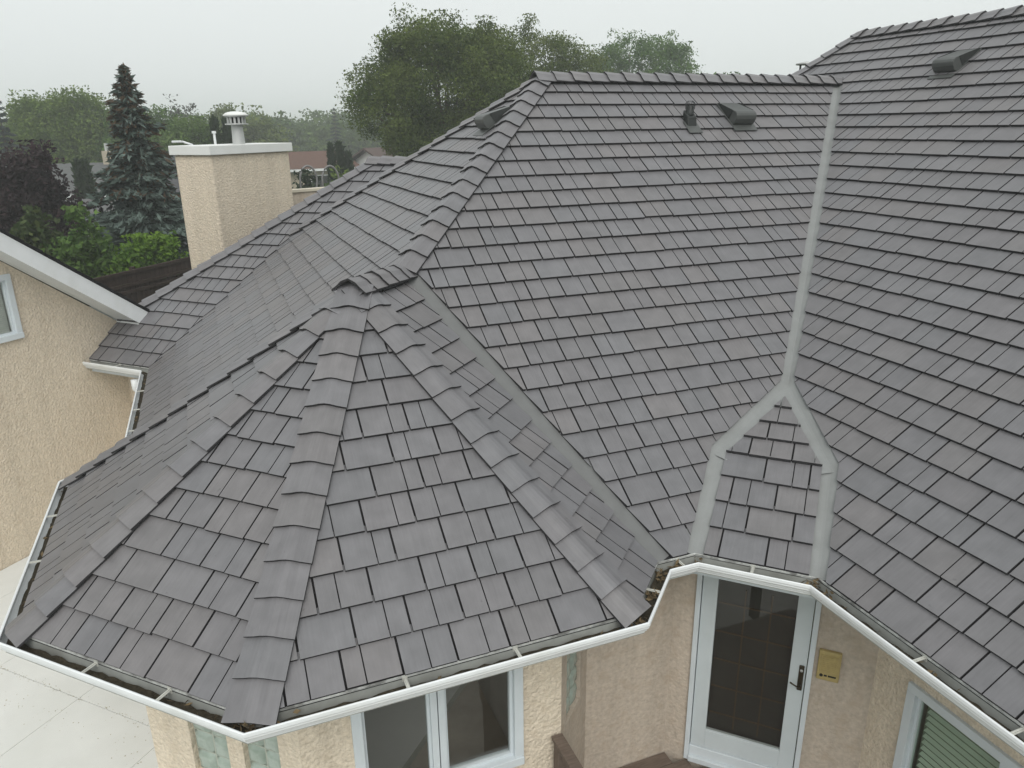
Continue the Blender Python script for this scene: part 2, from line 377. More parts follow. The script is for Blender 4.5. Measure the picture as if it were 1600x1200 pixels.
FL = .072      # how far shingles stop short of a valley
slope('roof_slope', [c4M, E1, K1, AD, VT, A0, J], [0, FL, FL, FL, 0, 0, .125])
slope('roof_slope', [pt(eR, -.15), E2, K2, AD, VT, onR(2.5, 3.12), onR(2.45, 3.42), onR(uRR, 3.085), onR(uRR, .75)], [0, FL, FL, FL, 0, 0, 0, 0, 0])
slope('roof_slope', [c23, c34, P]); slope('roof_slope', [c12, c23, P]); slope('roof_slope', [cB1, c12, P])
slope('roof_slope', [c34, c4M, J, P], [0, .02, 0, 0])
slope('roof_slope', [cB0, LV, Q, A0, J], [0, .02, 0, 0, 0])
slope('roof_slope', [LW0, LV, Q, RE, RS, LW1], [0, .012, .02, 0, 0, 0])
slope('roof_slope', [E1, E2, K2, K1], [0, FL - .01, 0, FL - .01], expo=.2475)
_D2 = slope('roof_slope', [K1, K2, AD], [0, FL, FL], start=-.015)
slope('roof_slope', [cB1, cB0, J, P], tiles=False)
slope('roof_slope', [A0, VT, onR(2.5, 3.12), pt(.9, 4.3, ZR - TN * (4.3 - A0[1])), Q], tiles=False)
_es = RS + np.array([-1.0, 1.0, 0]) * 1.1; _es[2] = RS[2] - .77 * 1.1 * R2
slope('roof_slope', [RS, pt(RS[0] - .9, RS[1], onL(RS[0] - .9, RS[1])[2]), _es + np.array([-.2, -.2, 0]), _es + np.array([1.6, 1.6, 0])], tiles=False)
slope('roof_slope', [RE, RS, _es + np.array([.4, .4, -.1]), _es + np.array([1.8, .2, -.1])], tiles=False)
slope('roof_slope', [onR(uRR, 3.085), onR(2.45, 3.42), pt(uRR + 1.5, 3.4, zRR - 1.2), pt(uRR + 1.5, .75, zRR - 1.2), onR(uRR, .75)], tiles=False)

def tile_mesh(name, items):
    V = []; Fc = []; UV = []; C = []; MI = []
    for _, v, f, uv, c, _o, ei in items:
        MI += ei; b = len(V); V += [tuple(q) for q in v]; Fc += [tuple(b + i for i in ff) for ff in f]; UV += uv; C += [(*c, 1)] * len(v)
    me = bpy.data.meshes.new(name); me.from_pydata(V, [], Fc); me.update()
    lay = me.uv_layers.new(name='UVMap'); idx = np.empty(len(me.loops), int); me.loops.foreach_get('vertex_index', idx)
    lay.data.foreach_set('uv', np.array(UV, np.float32)[idx].ravel())
    at = me.attributes.new('tint', 'FLOAT_COLOR', 'POINT'); at.data.foreach_set('color', np.array(C, np.float32).ravel())
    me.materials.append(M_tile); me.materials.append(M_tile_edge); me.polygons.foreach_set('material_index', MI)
    return me
TILES.sort(key=lambda t: -t[0])
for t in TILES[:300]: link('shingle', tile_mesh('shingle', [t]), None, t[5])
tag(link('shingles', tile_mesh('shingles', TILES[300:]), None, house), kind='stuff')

# ------------------------------------------------------------------ ridge and hip caps
def caps(p0, p1, nA, nB, wing=.138, lift=.0, over=.06, expo=.2325, skip_top=0):
    """caps from p0 (butt end first) to p1; nA, nB are downhill plan directions with slope of the two faces: given as plane normals"""
    p0, p1 = W(p0), W(p1); t = nrm(p1 - p0); Lh = np.linalg.norm(p1 - p0); nA, nB = nrm(nA), nrm(nB)
    dA = np.cross(t, nA); dA = dA if dA[2] < 0 or abs(dA[2]) < 1e-9 else -dA; dB = np.cross(t, nB); dB = dB if dB[2] < 0 else -dB
    dA, dB = nrm(dA), nrm(dB); up = nrm(nA + nB)
    k = 0; y = -over
    while y < Lh - skip_top:
        y1 = min(y + max(expo, .2325) + .055, Lh + .03); jr = rnd.uniform(-.004, .004)
        def sect(yy, h, dz, ws):
            c = p0 + t * yy
            o_ = [c + dA * ws + nA * h, c + dA * ws * .5 + nA * (h + .001), c + dA * .022 + nA * (h + .008), c + up * (h + .008), c + dB * .022 + nB * (h + .008), c + dB * ws * .5 + nB * (h + .001), c + dB * ws + nB * h]
            return [q - up * dz for q in o_]
        hb, ht = .063 + lift + jr, .036 + lift
        rings = [sect(y, hb, 0, wing), sect(y1, ht, 0, wing - .006), sect(y, hb, .016, wing), sect(y1, ht, .010, wing - .006)]
        V = [q for r in rings for q in r]; m = 7; Fc = []
        for i in range(m - 1):
            Fc += [(i, i + 1, m + i + 1, m + i), (2 * m + i, 3 * m + i, 3 * m + i + 1, 2 * m + i + 1), (i, 2 * m + i, 2 * m + i + 1, i + 1), (m + i, m + i + 1, 3 * m + i + 1, 3 * m + i)]
        Fc += [(0, m, 3 * m, 2 * m), (m - 1, 3 * m - 1, 4 * m - 1, 2 * m - 1)]
        uo = (rnd.uniform(0, 50), rnd.uniform(0, 50))
        UV = [(uo[0] + (i % m) * .06, uo[1] + (0 if (i // m) % 2 == 0 else .28)) for i in range(4 * m)]
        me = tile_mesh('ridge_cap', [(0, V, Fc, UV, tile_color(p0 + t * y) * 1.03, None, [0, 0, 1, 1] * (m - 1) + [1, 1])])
        fix_normals(me)
        link('ridge_cap', me, None, house)
        y += expo; k += 1
def pn(pts):
    w = [W(p) for p in pts]; n = nrm(np.cross(w[1] - w[0], w[2] - w[0])); return n if n[2] > 0 else -n
nM = pn([c4M, E1, A0]); nR = pn([pt(eR, 0), E2, VT]); n0 = pn([cB0, LV, A0]); n1 = pn([cB1, c12, P]); n2 = pn([c12, c23, P]); n3 = pn([c23, c34, P]); n4 = pn([c34, c4M, P]); nB1 = pn([cB1, cB0, P])
nN = pn([A0, VT, Q]); nL = pn([LW0, LV, RS]); nE = pn([RS, pt(RS[0] - .9, RS[1], onL(RS[0] - .9, RS[1])[2]), _es]); nLb = pn([RE, RS, _es + np.array([.4, .4, -.1])])
caps(cB1, P, nB1, n1, over=.02, skip_top=.35); caps(c34, P, n3, n4, over=.02, skip_top=.22)
caps(c12, P, n1, n2, over=.03, skip_top=.22); caps(c23, P, n2, n3, over=.03, lift=.010, skip_top=.16)
caps(P, J + nrm(J - P) * .01, n4, nB1, over=.11, lift=.024, expo=.17)
caps(J, A0, nM, n0, over=-.02, lift=.004)
caps(A0, VT, nM, nN, over=.10, lift=.018)
caps(Q, A0, n0, nN, over=.02)
caps(onR(uRR, .75), onR(uRR, 3.085), nR, pn([onR(uRR, 3.0), pt(uRR + 1, 3, zRR - .8), onR(uRR, 2)]), over=0, lift=.01)
caps(onR(2.45, 3.42), onR(uRR, 3.085), nR, pn([onR(2.45, 3.42), onR(uRR, 3.085), pt(3.2, 3.6, -.2)]), over=0)
caps(LW1 + nrm(RS - LW1) * .06, RS, nL, nE, over=0)
caps(RS, RE, nL, nLb, over=.08, lift=.01)

# ------------------------------------------------------------------ valley flashings
def flashing(segs, mat=None):
    """segs: list of (p0, p1, normal a, normal b); open metal valley trough"""
    mb = MB()
    for p0, p1, na, nb, w1, w2 in segs:
        a, b = W(p0), W(p1); t = nrm(b - a)
        dA = np.cross(t, na); dB = np.cross(t, nb); u_ = nrm(na + nb)
        if dA @ u_ < 0: dA = -dA
        if dB @ u_ < 0: dB = -dB
        prof = [(dA, w1, .0012, na), (dA, w1 * .55, .002, na), (dA, .010, .003, na), (dB, .010, .003, nb), (dB, w2 * .55, .002, nb), (dB, w2, .0012, nb)]
        V = [a + d * w + n * h for d, w, h, n in prof] + [b + d * w + n * h for d, w, h, n in prof]
        mb.add(V, [(i, i + 1, 7 + i, 6 + i) for i in range(5)])
    return mb.build('valley_flashing', mat or M_flash, house)
nD1 = pn([E1, E2, K1]); nD2 = pn([K1, K2, AD])
FW = .11
flashing([(AD, VT, nM, nR, FW, FW)])
flashing([(E1, K1 + (K1 - E1) * .03, nM, nD1, FW, FW), (K1 - (AD - K1) * .05, AD + (AD - K1) * .04, nM, nD2, FW, FW)])
flashing([(E2, K2 + (K2 - E2) * .03, nR, nD1, FW, FW), (K2 - (AD - K2) * .05, AD + (AD - K2) * .04, nR, nD2, FW, FW)])
flashing([(c4M, J, nM, n4, .17, .05)], M_flash_d)

# ------------------------------------------------------------------ gutters
lipC = [(-.6243, 3.8133), (-.36554, 2.255 * R2 + .36554), (-.36554, -.36554 + 2.09 * R2), (-.52437, -.52437 + 2.09 * R2),
        (-.52437, .77252 * R2 + .52437), (.77252 * R2 - 1.15303, 1.15303), (1.15303 - .27954 * R2, 1.15303),
        (1.30782 - .27954 * R2, 1.30782), (1.623 * R2 - 1.30782, 1.30782), (1.16452, 1.623 * R2 - 1.16452), (1.16452, -.2)]
path = [np.array([p[0] * S, p[1] * S]) for p in lipC]
LIPZ = CAMZ - S
def offset_path(path, d):
    n = len(path); res = []
    for i in range(n):
        if i == 0: t = nrm(path[1] - path[0]); res.append(path[0] + d * np.array([-t[1], t[0]])); continue
        if i == n - 1: t = nrm(path[-1] - path[-2]); res.append(path[-1] + d * np.array([-t[1], t[0]])); continue
        t1, t2 = nrm(path[i] - path[i - 1]), nrm(path[i + 1] - path[i]); m1, m2 = np.array([-t1[1], t1[0]]), np.array([-t2[1], t2[0]])
        m = nrm(m1 + m2); res.append(path[i] + m * d / (m @ m1))
    return res
def sweep(prof, name, mat, parent, smooth=False, closed=False):
    mb = MB(); n = len(path); V = []
    cols = [offset_path(path, d) for d, z in prof]
    for i in range(n):
        V += [(cols[j][i][0], cols[j][i][1], LIPZ + prof[j][1]) for j in range(len(prof))]
    m = len(prof); Fc = []
    for i in range(n - 1):
        for j in range(m if closed else m - 1):
            j2 = (j + 1) % m; Fc.append((i * m + j, i * m + j2, (i + 1) * m + j2, (i + 1) * m + j))
    if closed: Fc += [tuple(range(m)), tuple((n - 1) * m + j for j in range(m))]
    return mb.add(V, Fc).build(name, mat, parent, smooth)
gutter = sweep([(.016, -0.0096), (.016, .002), (.008, .006), (0, .002), (-.002, -0.0176), (.004, -0.0272), (.004, -0.0384), (.016, -0.0528), (.020, -0.0656), (.034, -0.0736), (.036, -0.0896), (.042, -0.0896),
                (.042, -0.0848), (.022, -0.0592), (.008, -0.0352), (.006, -0.0048), (.012, -0.0096)], 'gutter', M_white, house, closed=True)
sweep([(.036, -.0895), (.118, -.0895), (.118, -.004), (.122, -.004), (.122, -.0955), (.036, -.0955)], 'gutter_trough', M_trough, gutter, closed=True)
# drip edge under the first shingle course
sweep([(.1165, -.006), (.1165, .004), (.112, .0065), (.113, .0085), (.1235, .0085), (.1235, -.006)], 'drip_edge', M_drip, gutter, closed=True)
# fascia, soffit
sweep([(.124, .0), (.140, .0), (.140, -.17), (.124, -.17)], 'fascia', M_vinyl, house, closed=True)
# wet leaf litter lying in the trough
def gutter_litter():
    mb = MB(); inner, outer = offset_path(path, .110), offset_path(path, .034)
    for i in range(len(path) - 1):
        L_ = np.linalg.norm(inner[i + 1] - inner[i]); n = max(2, int(L_ / .05)); V = []
        for k in range(n + 1):
            for j in range(5):
                p = (inner[i] * (1 - j / 4) + outer[i] * (j / 4)) * (1 - k / n) + (inner[i + 1] * (1 - j / 4) + outer[i + 1] * (j / 4)) * (k / n)
                V.append((p[0], p[1], LIPZ - .076 + RNG.uniform(0, .022)))
        mb.add(V, [(k * 5 + j, k * 5 + j + 1, (k + 1) * 5 + j + 1, (k + 1) * 5 + j) for k in range(n) for j in range(4)])
    tag(mb.build('gutter_sludge', M_debris, gutter, True), kind='stuff')
    mb = MB()
    hot = [(4, .97), (5, .02), (6, .98), (7, .3), (8, .03), (8, .95), (9, .97)]
    spots = []
    for i in range(len(path) - 1):
        L_ = np.linalg.norm(path[i + 1] - path[i])
        dens = 26 if i in (6, 7) else 7
        spots += [(i, RNG.uniform(0, 1), .03) for _ in range(int(L_ * dens))]
    for i, f in [(6, .02), (6, .5), (6, .9), (7, .5), (8, .02), (8, .97), (9, .015), (4, .985), (5, .01)]:
        spots += [(i, min(1, max(0, f + RNG.normal(0, .03))), .065) for _ in range(26)]
    for i, f, hgt in spots:
        d = RNG.uniform(.03, .11); pl = offset_path(path, d); c = pl[i] * (1 - f) + pl[i + 1] * f
        c3 = np.array([c[0], c[1], LIPZ - .058 + abs(RNG.normal(0, hgt * .5))]); a = nrm(RNG.normal(size=3) * [1, 1, .5]); b = nrm(np.cross(a, RNG.normal(size=3))); l, w_ = RNG.uniform(.012, .035), RNG.uniform(.004, .014)
        mb.quad(c3 - a * l, c3 + b * w_, c3 + a * l, c3 - b * w_)
    tag(mb.build('leaf_litter', M_leafbit, gutter), kind='stuff')
gutter_litter()
def bracket(i, f):
    pi, po = offset_path(path, .119), offset_path(path, .006)
    a = pi[i] * (1 - f) + pi[i + 1] * f; t = nrm(path[i + 1] - path[i]); nn = np.array([-t[1], t[0]]); b = a - nn * .114
    T3, N3 = np.array([*t, 0]), np.array([*nn, 0]); O = np.array([b[0], b[1], LIPZ])
    mb = MB(); mb.box(O, T3, N3, -.011, .011, .0, .112, -.010, -.006); mb.box(O, T3, N3, -.016, .016, .1085, .113, -.03, .012); mb.box(O, T3, N3, -.004, .004, .0, .112, -.006, .0005)
    mb.build('gutter_bracket', M_strap, gutter)
def lip_frac(i, px, py):
    r = ray(px, py); X = r * (-S / r[2]); p = X[:2]; a, b = path[i], path[i + 1]; return float(((p - a) @ (b - a)) / ((b - a) @ (b - a)))
for i, px, py in [(4, 124, 1050), (4, 245, 1097), (5, 636, 1078), (5, 818, 1026), (6, 1030, 930), (7, 1070, 884), (8, 1174, 897), (9, 1430, 1040), (9, 1586, 1153), (3, 42, 880), (3, 72, 805), (1, 206, 640), (1, 212, 612), (1, 199, 672), (0, 170, 574)]:
    bracket(i, min(.98, max(.02, lip_frac(i, px, py))))
# downspout elbow at the inside corner
c = W((-.40, 3.60, -1.05)); MB().tube([c + [0, 0, 0], c + [0, 0, -.12], c + [.05, .04, -.22], c + [.16, .13, -.30], c + [.30, .25, -.36]], .05, 12).build('downspout_elbow', M_white, gutter, True)

# ------------------------------------------------------------------ walls with real openings
GZ = 0.0
ZTOP = CAMZ - S - .10
def li(a, b):   # intersect two plan lines given as (nx, ny, c)
    return np.linalg.solve(np.array([a[:2], b[:2]]), np.array([a[2], b[2]]))
k_ = 1 / R2
LN = dict(W=(-k_, k_, qW), L=(k_, k_, 2.255 + .22), F0=(1, 0, -.36554 + .22), FB=(-k_, k_, 2.09 - .23), F1=(1, 0, -.52437 + .23), F2=(k_, k_, .77252 + .23), F3=(0, 1, 1.15303 + .23), F4=(-k_, k_, .27954 + .23), M=(0, 1, 1.30782 + .22), D=(k_, k_, 1.623 + .22), R=(1, 0, 1.45), end=(0, 1, -.25))
seq = ['W', 'L', 'F0', 'FB', 'F1', 'F2', 'F3', 'F4', 'M', 'D', 'R', 'end']
WC = {}
for a, b in zip(seq[:-1], seq[1:]): WC[(a, b)] = li(LN[a], LN[b]) * S
def wframe(i):
    a = WC[(seq[i - 1], seq[i])]; b = WC[(seq[i], seq[i + 1])]; A = nrm(b - a); N = np.array([A[1], -A[0]])   # outward = right of direction
    return np.array([a[0], a[1], 0.]), np.array([A[0], A[1], 0.]), np.array([N[0], N[1], 0.]), np.linalg.norm(b - a)
def wall(fr, zb, zt, holes, mat, reveal=.10):
    O, A, N, L_ = fr; mb = MB()
    xs = sorted({0, L_, *[h[0] for h in holes], *[h[1] for h in holes]}); zs = sorted({zb, zt, *[h[2] for h in holes], *[h[3] for h in holes]})
    Pt = lambda a, z, n=0: O + A * a + N * n + np.array([0, 0, z])
    for i in range(len(xs) - 1):
        for j in range(len(zs) - 1):
            xm, zm = (xs[i] + xs[i + 1]) / 2, (zs[j] + zs[j + 1]) / 2
            if any(h[0] < xm < h[1] and h[2] < zm < h[3] for h in holes): continue
            mb.quad(Pt(xs[i], zs[j]), Pt(xs[i + 1], zs[j]), Pt(xs[i + 1], zs[j + 1]), Pt(xs[i], zs[j + 1]))
    for a0, a1, z0, z1 in holes:
        for (p, q) in (((a0, z0), (a1, z0)), ((a1, z0), (a1, z1)), ((a1, z1), (a0, z1)), ((a0, z1), (a0, z0))):
            mb.quad(Pt(*p), Pt(*q), Pt(*q, -reveal), Pt(*p, -reveal))
    return mb.build('wall', mat, house)
def along(fr, u, v): O, A, N, L_ = fr; return float((np.array([u * S, v * S, 0]) - O) @ A)
def zz(z): return CAMZ + z * S
FRM = {seq[i]: wframe(i) for i in range(1, len(seq) - 1)}
_of = offset_path(path, .1405)
for i in range(len(path) - 1):
    cA, cB = WC[(seq[i], seq[i + 1])], WC[(seq[i + 1], seq[i + 2])]
    MB().quad((*_of[i], LIPZ - .158), (*_of[i + 1], LIPZ - .158), (*cB, LIPZ - .158), (*cA, LIPZ - .158)).build('soffit', M_vinyl, house)
# --- window of the turret front
f3 = FRM['F3']; a0, a1 = along(f3, .152, 1.383), along(f3, .553, 1.383); am = along(f3, .345, 1.383); z0, z1 = zz(-1.502), zz(-1.13)
wall(f3, GZ, ZTOP, [(a0, a1, z0, z1)], M_stucco)
def frame_window(fr, a0, a1, z0, z1, mull, name='window', pane=M_glass, fw=.06, depth=.03):
    O, A, N, L_ = fr; mb = MB()
    mb.box(O, A, N, a0 - .012, a0 + fw, -.09, depth, z0 + fw, z1 - fw); mb.box(O, A, N, a1 - fw, a1 + .012, -.09, depth, z0 + fw, z1 - fw)
    mb.box(O, A, N, a0 - .012, a1 + .012, -.09, depth, z1 - fw, z1 + .012); mb.box(O, A, N, a0 - .012, a1 + .012, -.09, depth + .012, z0 - .012, z0 + fw)
    w = mb.build(name, M_vinyl, house, bevel=.004)
    edges = [a0 + fw]
    for m in mull:
        MB().box(O, A, N, m - .052, m - .004, -.07, .018, z0 + fw + .001, z1 - fw - .001).build('mullion', M_vinyl, w)
        MB().box(O, A, N, m + .004, m + .052, -.07, .018, z0 + fw + .001, z1 - fw - .001).build('mullion', M_vinyl, w)
        edges += [m - .05, m + .05]
    edges.append(a1 - fw)
    for i in range(0, len(edges), 2):
        e_a, e_b = edges[i], edges[i + 1]
        sash = MB()
        for (p, q, r, s_) in ((e_a, e_a + .022, z0 + fw, z1 - fw), (e_b - .022, e_b, z0 + fw, z1 - fw), (e_a + .022, e_b - .022, z0 + fw, z0 + fw + .022), (e_a + .022, e_b - .022, z1 - fw - .022, z1 - fw)):
            sash.box(O, A, N, p, q, -.055, -.012, r, s_)
        sash.build('sash', M_vinyl, w)
        MB().box(O, A, N, e_a + .01, e_b - .01, -.040, -.034, z0 + fw + .01, z1 - fw - .01).build('pane', pane, w)
    return w
w_ = frame_window(f3, a0, a1, z0, z1, [am])
def room(fr, a0, a1, z0, z1, depth, parent, floor=M_roomfloor, wallm=M_room):
    O, A, N, L_ = fr; Pt = lambda a, n, z: O + A * a + N * n + np.array([0, 0, z])
    mb = MB(); n0, n1 = -.125, -.125 - depth
    mb.quad(Pt(a0, n1, z0), Pt(a1, n1, z0), Pt(a1, n1, z1), Pt(a0, n1, z1)); mb.quad(Pt(a0, n0, z0), Pt(a0, n1, z0), Pt(a0, n1, z1), Pt(a0, n0, z1)); mb.quad(Pt(a1, n0, z0), Pt(a1, n1, z0), Pt(a1, n1, z1), Pt(a1, n0, z1))
    mb.quad(Pt(a0, n0, z1), Pt(a1, n0, z1), Pt(a1, n1, z1), Pt(a0, n1, z1)); mb.quad(Pt(a0, n0, z0), Pt(a1, n0, z0), Pt(a1, n1, z0), Pt(a0, n1, z0), 1)
    mb.build('room', [wallm, floor], parent)
room(f3, a0 - .3, a1 + .3, zz(-1.80), z1 + .1, 2.2, house)
# --- glass block windows on the chamfered turret sides
def blocks(fr, a0, a1, z0, rows, cols=2):
    O, A, N, L_ = fr; bw = (a1 - a0) / cols
    w = MB().box(O, A, N, a0 - .004, a1 + .004, -.09, -.045, z0 - .004, z0 + rows * bw + .004).build('glass_block_window', M_mortar, house)
    for r in range(rows):
        for c_ in range(cols):
            x0, y0 = a0 + c_ * bw + .006, z0 + r * bw + .006; b_ = bw - .012; Pt = lambda a, n, z: O + A * a + N * n + np.array([0, 0, z])
            V = []; Fc = []; g = 6
            for i in range(g + 1):
                for j in range(g + 1):
                    s_, t_ = i / g, j / g; h = -.030 + .012 * (1 - (2 * s_ - 1) ** 6) * (1 - (2 * t_ - 1) ** 6) + .004 * math.sin(s_ * 9 + r * 2) * math.cos(t_ * 8 + c_)
                    if i in (0, g) or j in (0, g): h = -.045
                    V.append(Pt(x0 + b_ * s_, h, y0 + b_ * t_))
            Fc = [(i * (g + 1) + j, (i + 1) * (g + 1) + j, (i + 1) * (g + 1) + j + 1, i * (g + 1) + j + 1) for i in range(g) for j in range(g)]
            MB().add(V, Fc).build('glass_block', M_block, w, True)
f2 = FRM['F2']; h2 = []
for (ua, ub) in ((-.200, -.117), (-.084, -.008)):
    b0 = along(f2, ua, 1.4178 - ua); b1 = along(f2, ub, 1.4178 - ub); bw = (b1 - b0) / 2; h2.append((b0, b1, ZTOP - .25 - 6 * bw, ZTOP - .25))
wall(f2, GZ, ZTOP, h2, M_stucco)
for h in h2: blocks(f2, h[0], h[1], h[2], 6)
f4 = FRM['F4']; b0, b1 = along(f4, .690, 1.411), along(f4, .768, 1.489); bw = (b1 - b0) / 2; zb_ = zz(-1.467)
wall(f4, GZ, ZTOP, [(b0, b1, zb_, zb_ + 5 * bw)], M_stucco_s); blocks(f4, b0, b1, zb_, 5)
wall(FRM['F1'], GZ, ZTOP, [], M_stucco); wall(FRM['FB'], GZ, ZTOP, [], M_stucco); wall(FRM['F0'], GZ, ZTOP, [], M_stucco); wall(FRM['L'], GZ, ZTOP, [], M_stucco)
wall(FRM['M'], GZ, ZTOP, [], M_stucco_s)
# --- corner entrance with storm door
fD = FRM['D']; d0, d1 = along(fD, 1.122, 1.484), along(fD, 1.345, 1.261); zt_, zd_ = zz(-1.80), zz(-1.80) + 2.10
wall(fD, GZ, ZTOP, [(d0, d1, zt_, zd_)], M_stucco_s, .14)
O, A, N, L_ = fD
door = MB().box(O, A, N, d0 - .004, d0 + .038, -.13, .028, zt_, zd_ - .05).box(O, A, N, d1 - .038, d1 + .004, -.13, .028, zt_, zd_ - .05).box(O, A, N, d0 - .004, d1 + .004, -.13, .028, zd_ - .05, zd_ + .004).build('door', M_vinyl, house, bevel=.004)
MB().box(O, A, N, d0 + .039, d1 - .039, -.13, .05, zt_, zt_ + .055).box(O, A, N, d0 + .039, d1 - .039, -.05, .02, zt_ + .056, zt_ + .16).build('threshold', M_vinyl, door, bevel=.004)
g0, g1 = along(fD, 1.161, 1.445), along(fD, 1.306, 1.300); gz0, gz1 = zz(-1.682), zd_ - .16
p0_, p1_ = d0 + .044, d1 - .044; pz0, pz1 = zt_ + .165, zd_ - .056
mb = MB(); mb.box(O, A, N, p0_, g0, -.045, .004, pz0, pz1); mb.box(O, A, N, g1, p1_, -.045, .004, pz0, pz1); mb.box(O, A, N, g0, g1, -.045, .004, pz0, gz0); mb.box(O, A, N, g0, g1, -.045, .004, gz1, pz1)
mb.build('storm_door_leaf', M_door, door, bevel=.003)
MB().box(O, A, N, g0 + .001, g1 - .001, -.022, -.018, gz0 + .001, gz1 - .001).build('door_glass', M_dglass, door)
MB().box(O, A, N, p0_, p1_, -.128, -.09, pz0 - .1, pz1).build('inner_door', material('dark_inner_door', (.055, .055, .052), .5, .3, vary=.15), door)
gw = (g1 - g0); gx0, gx1 = g0 + .0, g1 + .02
for c_ in (1, 2): MB().box(O, A, N, g0 + gw * (c_ / 3 + .02) - .006, g0 + gw * (c_ / 3 + .02) + .006, -.0885, -.07, gz0 + .02, gz1 - .12).build('muntin', M_muntin, door)
for r in range(5): zr = gz0 + .16 + r * .285; MB().box(O, A, N, g0 + .01, g1 - .01, -.0695, -.062, zr - .006, zr + .006).build('muntin', M_muntin, door)
ha = along(fD, 1.327, 1.279)
mb = MB(); mb.box(O, A, N, ha - .020, ha + .020, .005, .02, zz(-1.458), zz(-1.378)); hd = mb.build('handle', M_brass, door, bevel=.006)
MB().tube([O + A * ha + N * .021 + [0, 0, zz(-1.44)], O + A * (ha - .005) + N * .06 + [0, 0, zz(-1.44)], O + A * (ha - .075) + N * .062 + [0, 0, zz(-1.428)]], .007, 8).build('lever', M_brass, hd, True)
MB().tube([O + A * ha + N * .02 + [0, 0, zz(-1.392)], O + A * ha + N * .03 + [0, 0, zz(-1.392)]], .012, 10).build('lock_cylinder', M_steel, hd, True)
# --- right wing wall with blinds window
fR = FRM['R']; r0, r1 = along(fR, 1.45, 1.05), along(fR, 1.45, .40); rm = along(fR, 1.45, .795); z0, z1 = zz(-1.80) + .2, zz(-1.297)
wall(fR, GZ, ZTOP, [(r0, r1, z0, z1)], M_stucco)
wR = frame_window(fR, r0, r1, z0, z1, [rm], pane=M_gglass)
O, A, N, L_ = fR
room(fR, r0 - .2, r1 + .2, z0 - .3, z1 + .2, 1.6, house)
MB().box(O, A, N, r0 + .07, r1 - .07, -.1245, -.1225, z0 + .03, z1 - .03).build('slat_backing', material('green_backing', (.30, .33, .28), .8, .1, vary=.05), wR)  # added backing sheet; its tone sets how dark the slat gaps read
for k in range(int((z1 - z0 - .12) / .056)):
    z = z1 - .09 - k * .056
    MB().add([O + A * (r0 + .10) + N * -.112 + [0, 0, z], O + A * (rm - .07) + N * -.112 + [0, 0, z], O + A * (rm - .07) + N * -.082 + [0, 0, z - .015], O + A * (r0 + .10) + N * -.082 + [0, 0, z - .015],
              O + A * (r0 + .10) + N * -.112 + [0, 0, z + .0015], O + A * (rm - .07) + N * -.112 + [0, 0, z + .0015], O + A * (rm - .07) + N * -.082 + [0, 0, z - .0135], O + A * (r0 + .10) + N * -.082 + [0, 0, z - .0135]],
             [(0, 1, 2, 3), (4, 5, 6, 7), (2, 3, 7, 6), (0, 1, 5, 4)]).build('blind_slat', M_blind, wR)

# ------------------------------------------------------------------ left gable wing
dW = np.array([k_, k_, 0]); nWv = np.array([k_, -k_, 0])       # along the wall, outward
OW = np.array([-k_ * qW * S, k_ * qW * S, 0])                  # point of the wall line with s = 0
def pw(s_, n_, z): return OW + dW * s_ * S + nWv * n_ * S + np.array([0, 0, zz(z)])
def ztop(s_): return -.501 - .757 * (s_ - 1.988)
def wall_left():
    fr = (OW, dW, nWv, 0); mb = MB()
    wa0, wa1, wz0, wz1 = 1.86 - .36, 2.008, -.815, -.552
    cols_ = [.9, wa0, wa1, 2.49]; zb = -CAMZ / S
    for i in range(3):
        s0, s1 = cols_[i], cols_[i + 1]
        if i == 1:
            mb.quad(pw(s0, 0, zb), pw(s1, 0, zb), pw(s1, 0, wz0), pw(s0, 0, wz0)); mb.quad(pw(s0, 0, wz1), pw(s1, 0, wz1), pw(s1, 0, ztop(s1) + .01), pw(s0, 0, ztop(s0) + .01))
        else: mb.quad(pw(s0, 0, zb), pw(s1, 0, zb), pw(s1, 0, ztop(s1) + .01), pw(s0, 0, ztop(s0) + .01))
    mb.build('wall', M_stucco, house)
    fr = (OW, dW, nWv, 10)
    w = frame_window(fr, wa0 * S, wa1 * S, zz(wz0), zz(wz1), [])
    for k in range(int((wz1 - wz0) * S / .026) - 3):
        z = zz(wz1) - .08 - k * .026
        MB().prism([OW + dW * (wa0 * S + .08) + nWv * -.10 + [0, 0, z], OW + dW * (wa1 * S - .08) + nWv * -.10 + [0, 0, z], OW + dW * (wa1 * S - .08) + nWv * -.078 + [0, 0, z - .018], OW + dW * (wa0 * S + .08) + nWv * -.078 + [0, 0, z - .018]], (0, 0, .0015)).build('blind_slat', M_blind, w)
    MB().box(OW, dW, nWv, wa0 * S - .1, wa1 * S + .1, -.7, -.15, zz(wz0) - .1, zz(wz1) + .1).build('room', M_room, house)
wall_left()
def ztr(s_): return -.361 - .744 * (s_ - 1.92)
OV = .15
s_lo, s_hi = 1.0, 2.53
fa = [pw(s_lo, OV, ztr(s_lo)), pw(s_hi, OV, ztr(s_hi)), pw(s_hi - .055, OV, ztr(s_hi) - .042), pw(s_lo, OV, ztr(s_lo) - .079)]
MB().prism(fa, nWv * -.02).build('fascia', M_white, house, bevel=.003)
MB().add([pw(s_lo, OV - .0066, ztr(s_lo) - .074), pw(s_hi - .06, OV - .0066, ztr(s_hi - .06) - .074 + .0), pw(s_hi - .06, -.002, ztr(s_hi - .06) - .076), pw(s_lo, -.002, ztr(s_lo) - .076)], [(0, 1, 2, 3)]).build('soffit', M_white, house)
MB().prism([pw(s_lo, OV + .006, ztr(s_lo) + .004), pw(s_hi + .012, OV + .006, ztr(s_hi + .012) + .004), pw(s_hi + .012, OV + .006, ztr(s_hi + .012) + .010), pw(s_lo, OV + .006, ztr(s_lo) + .010)], nWv * -6).build('roof_slope', M_asphalt, house)
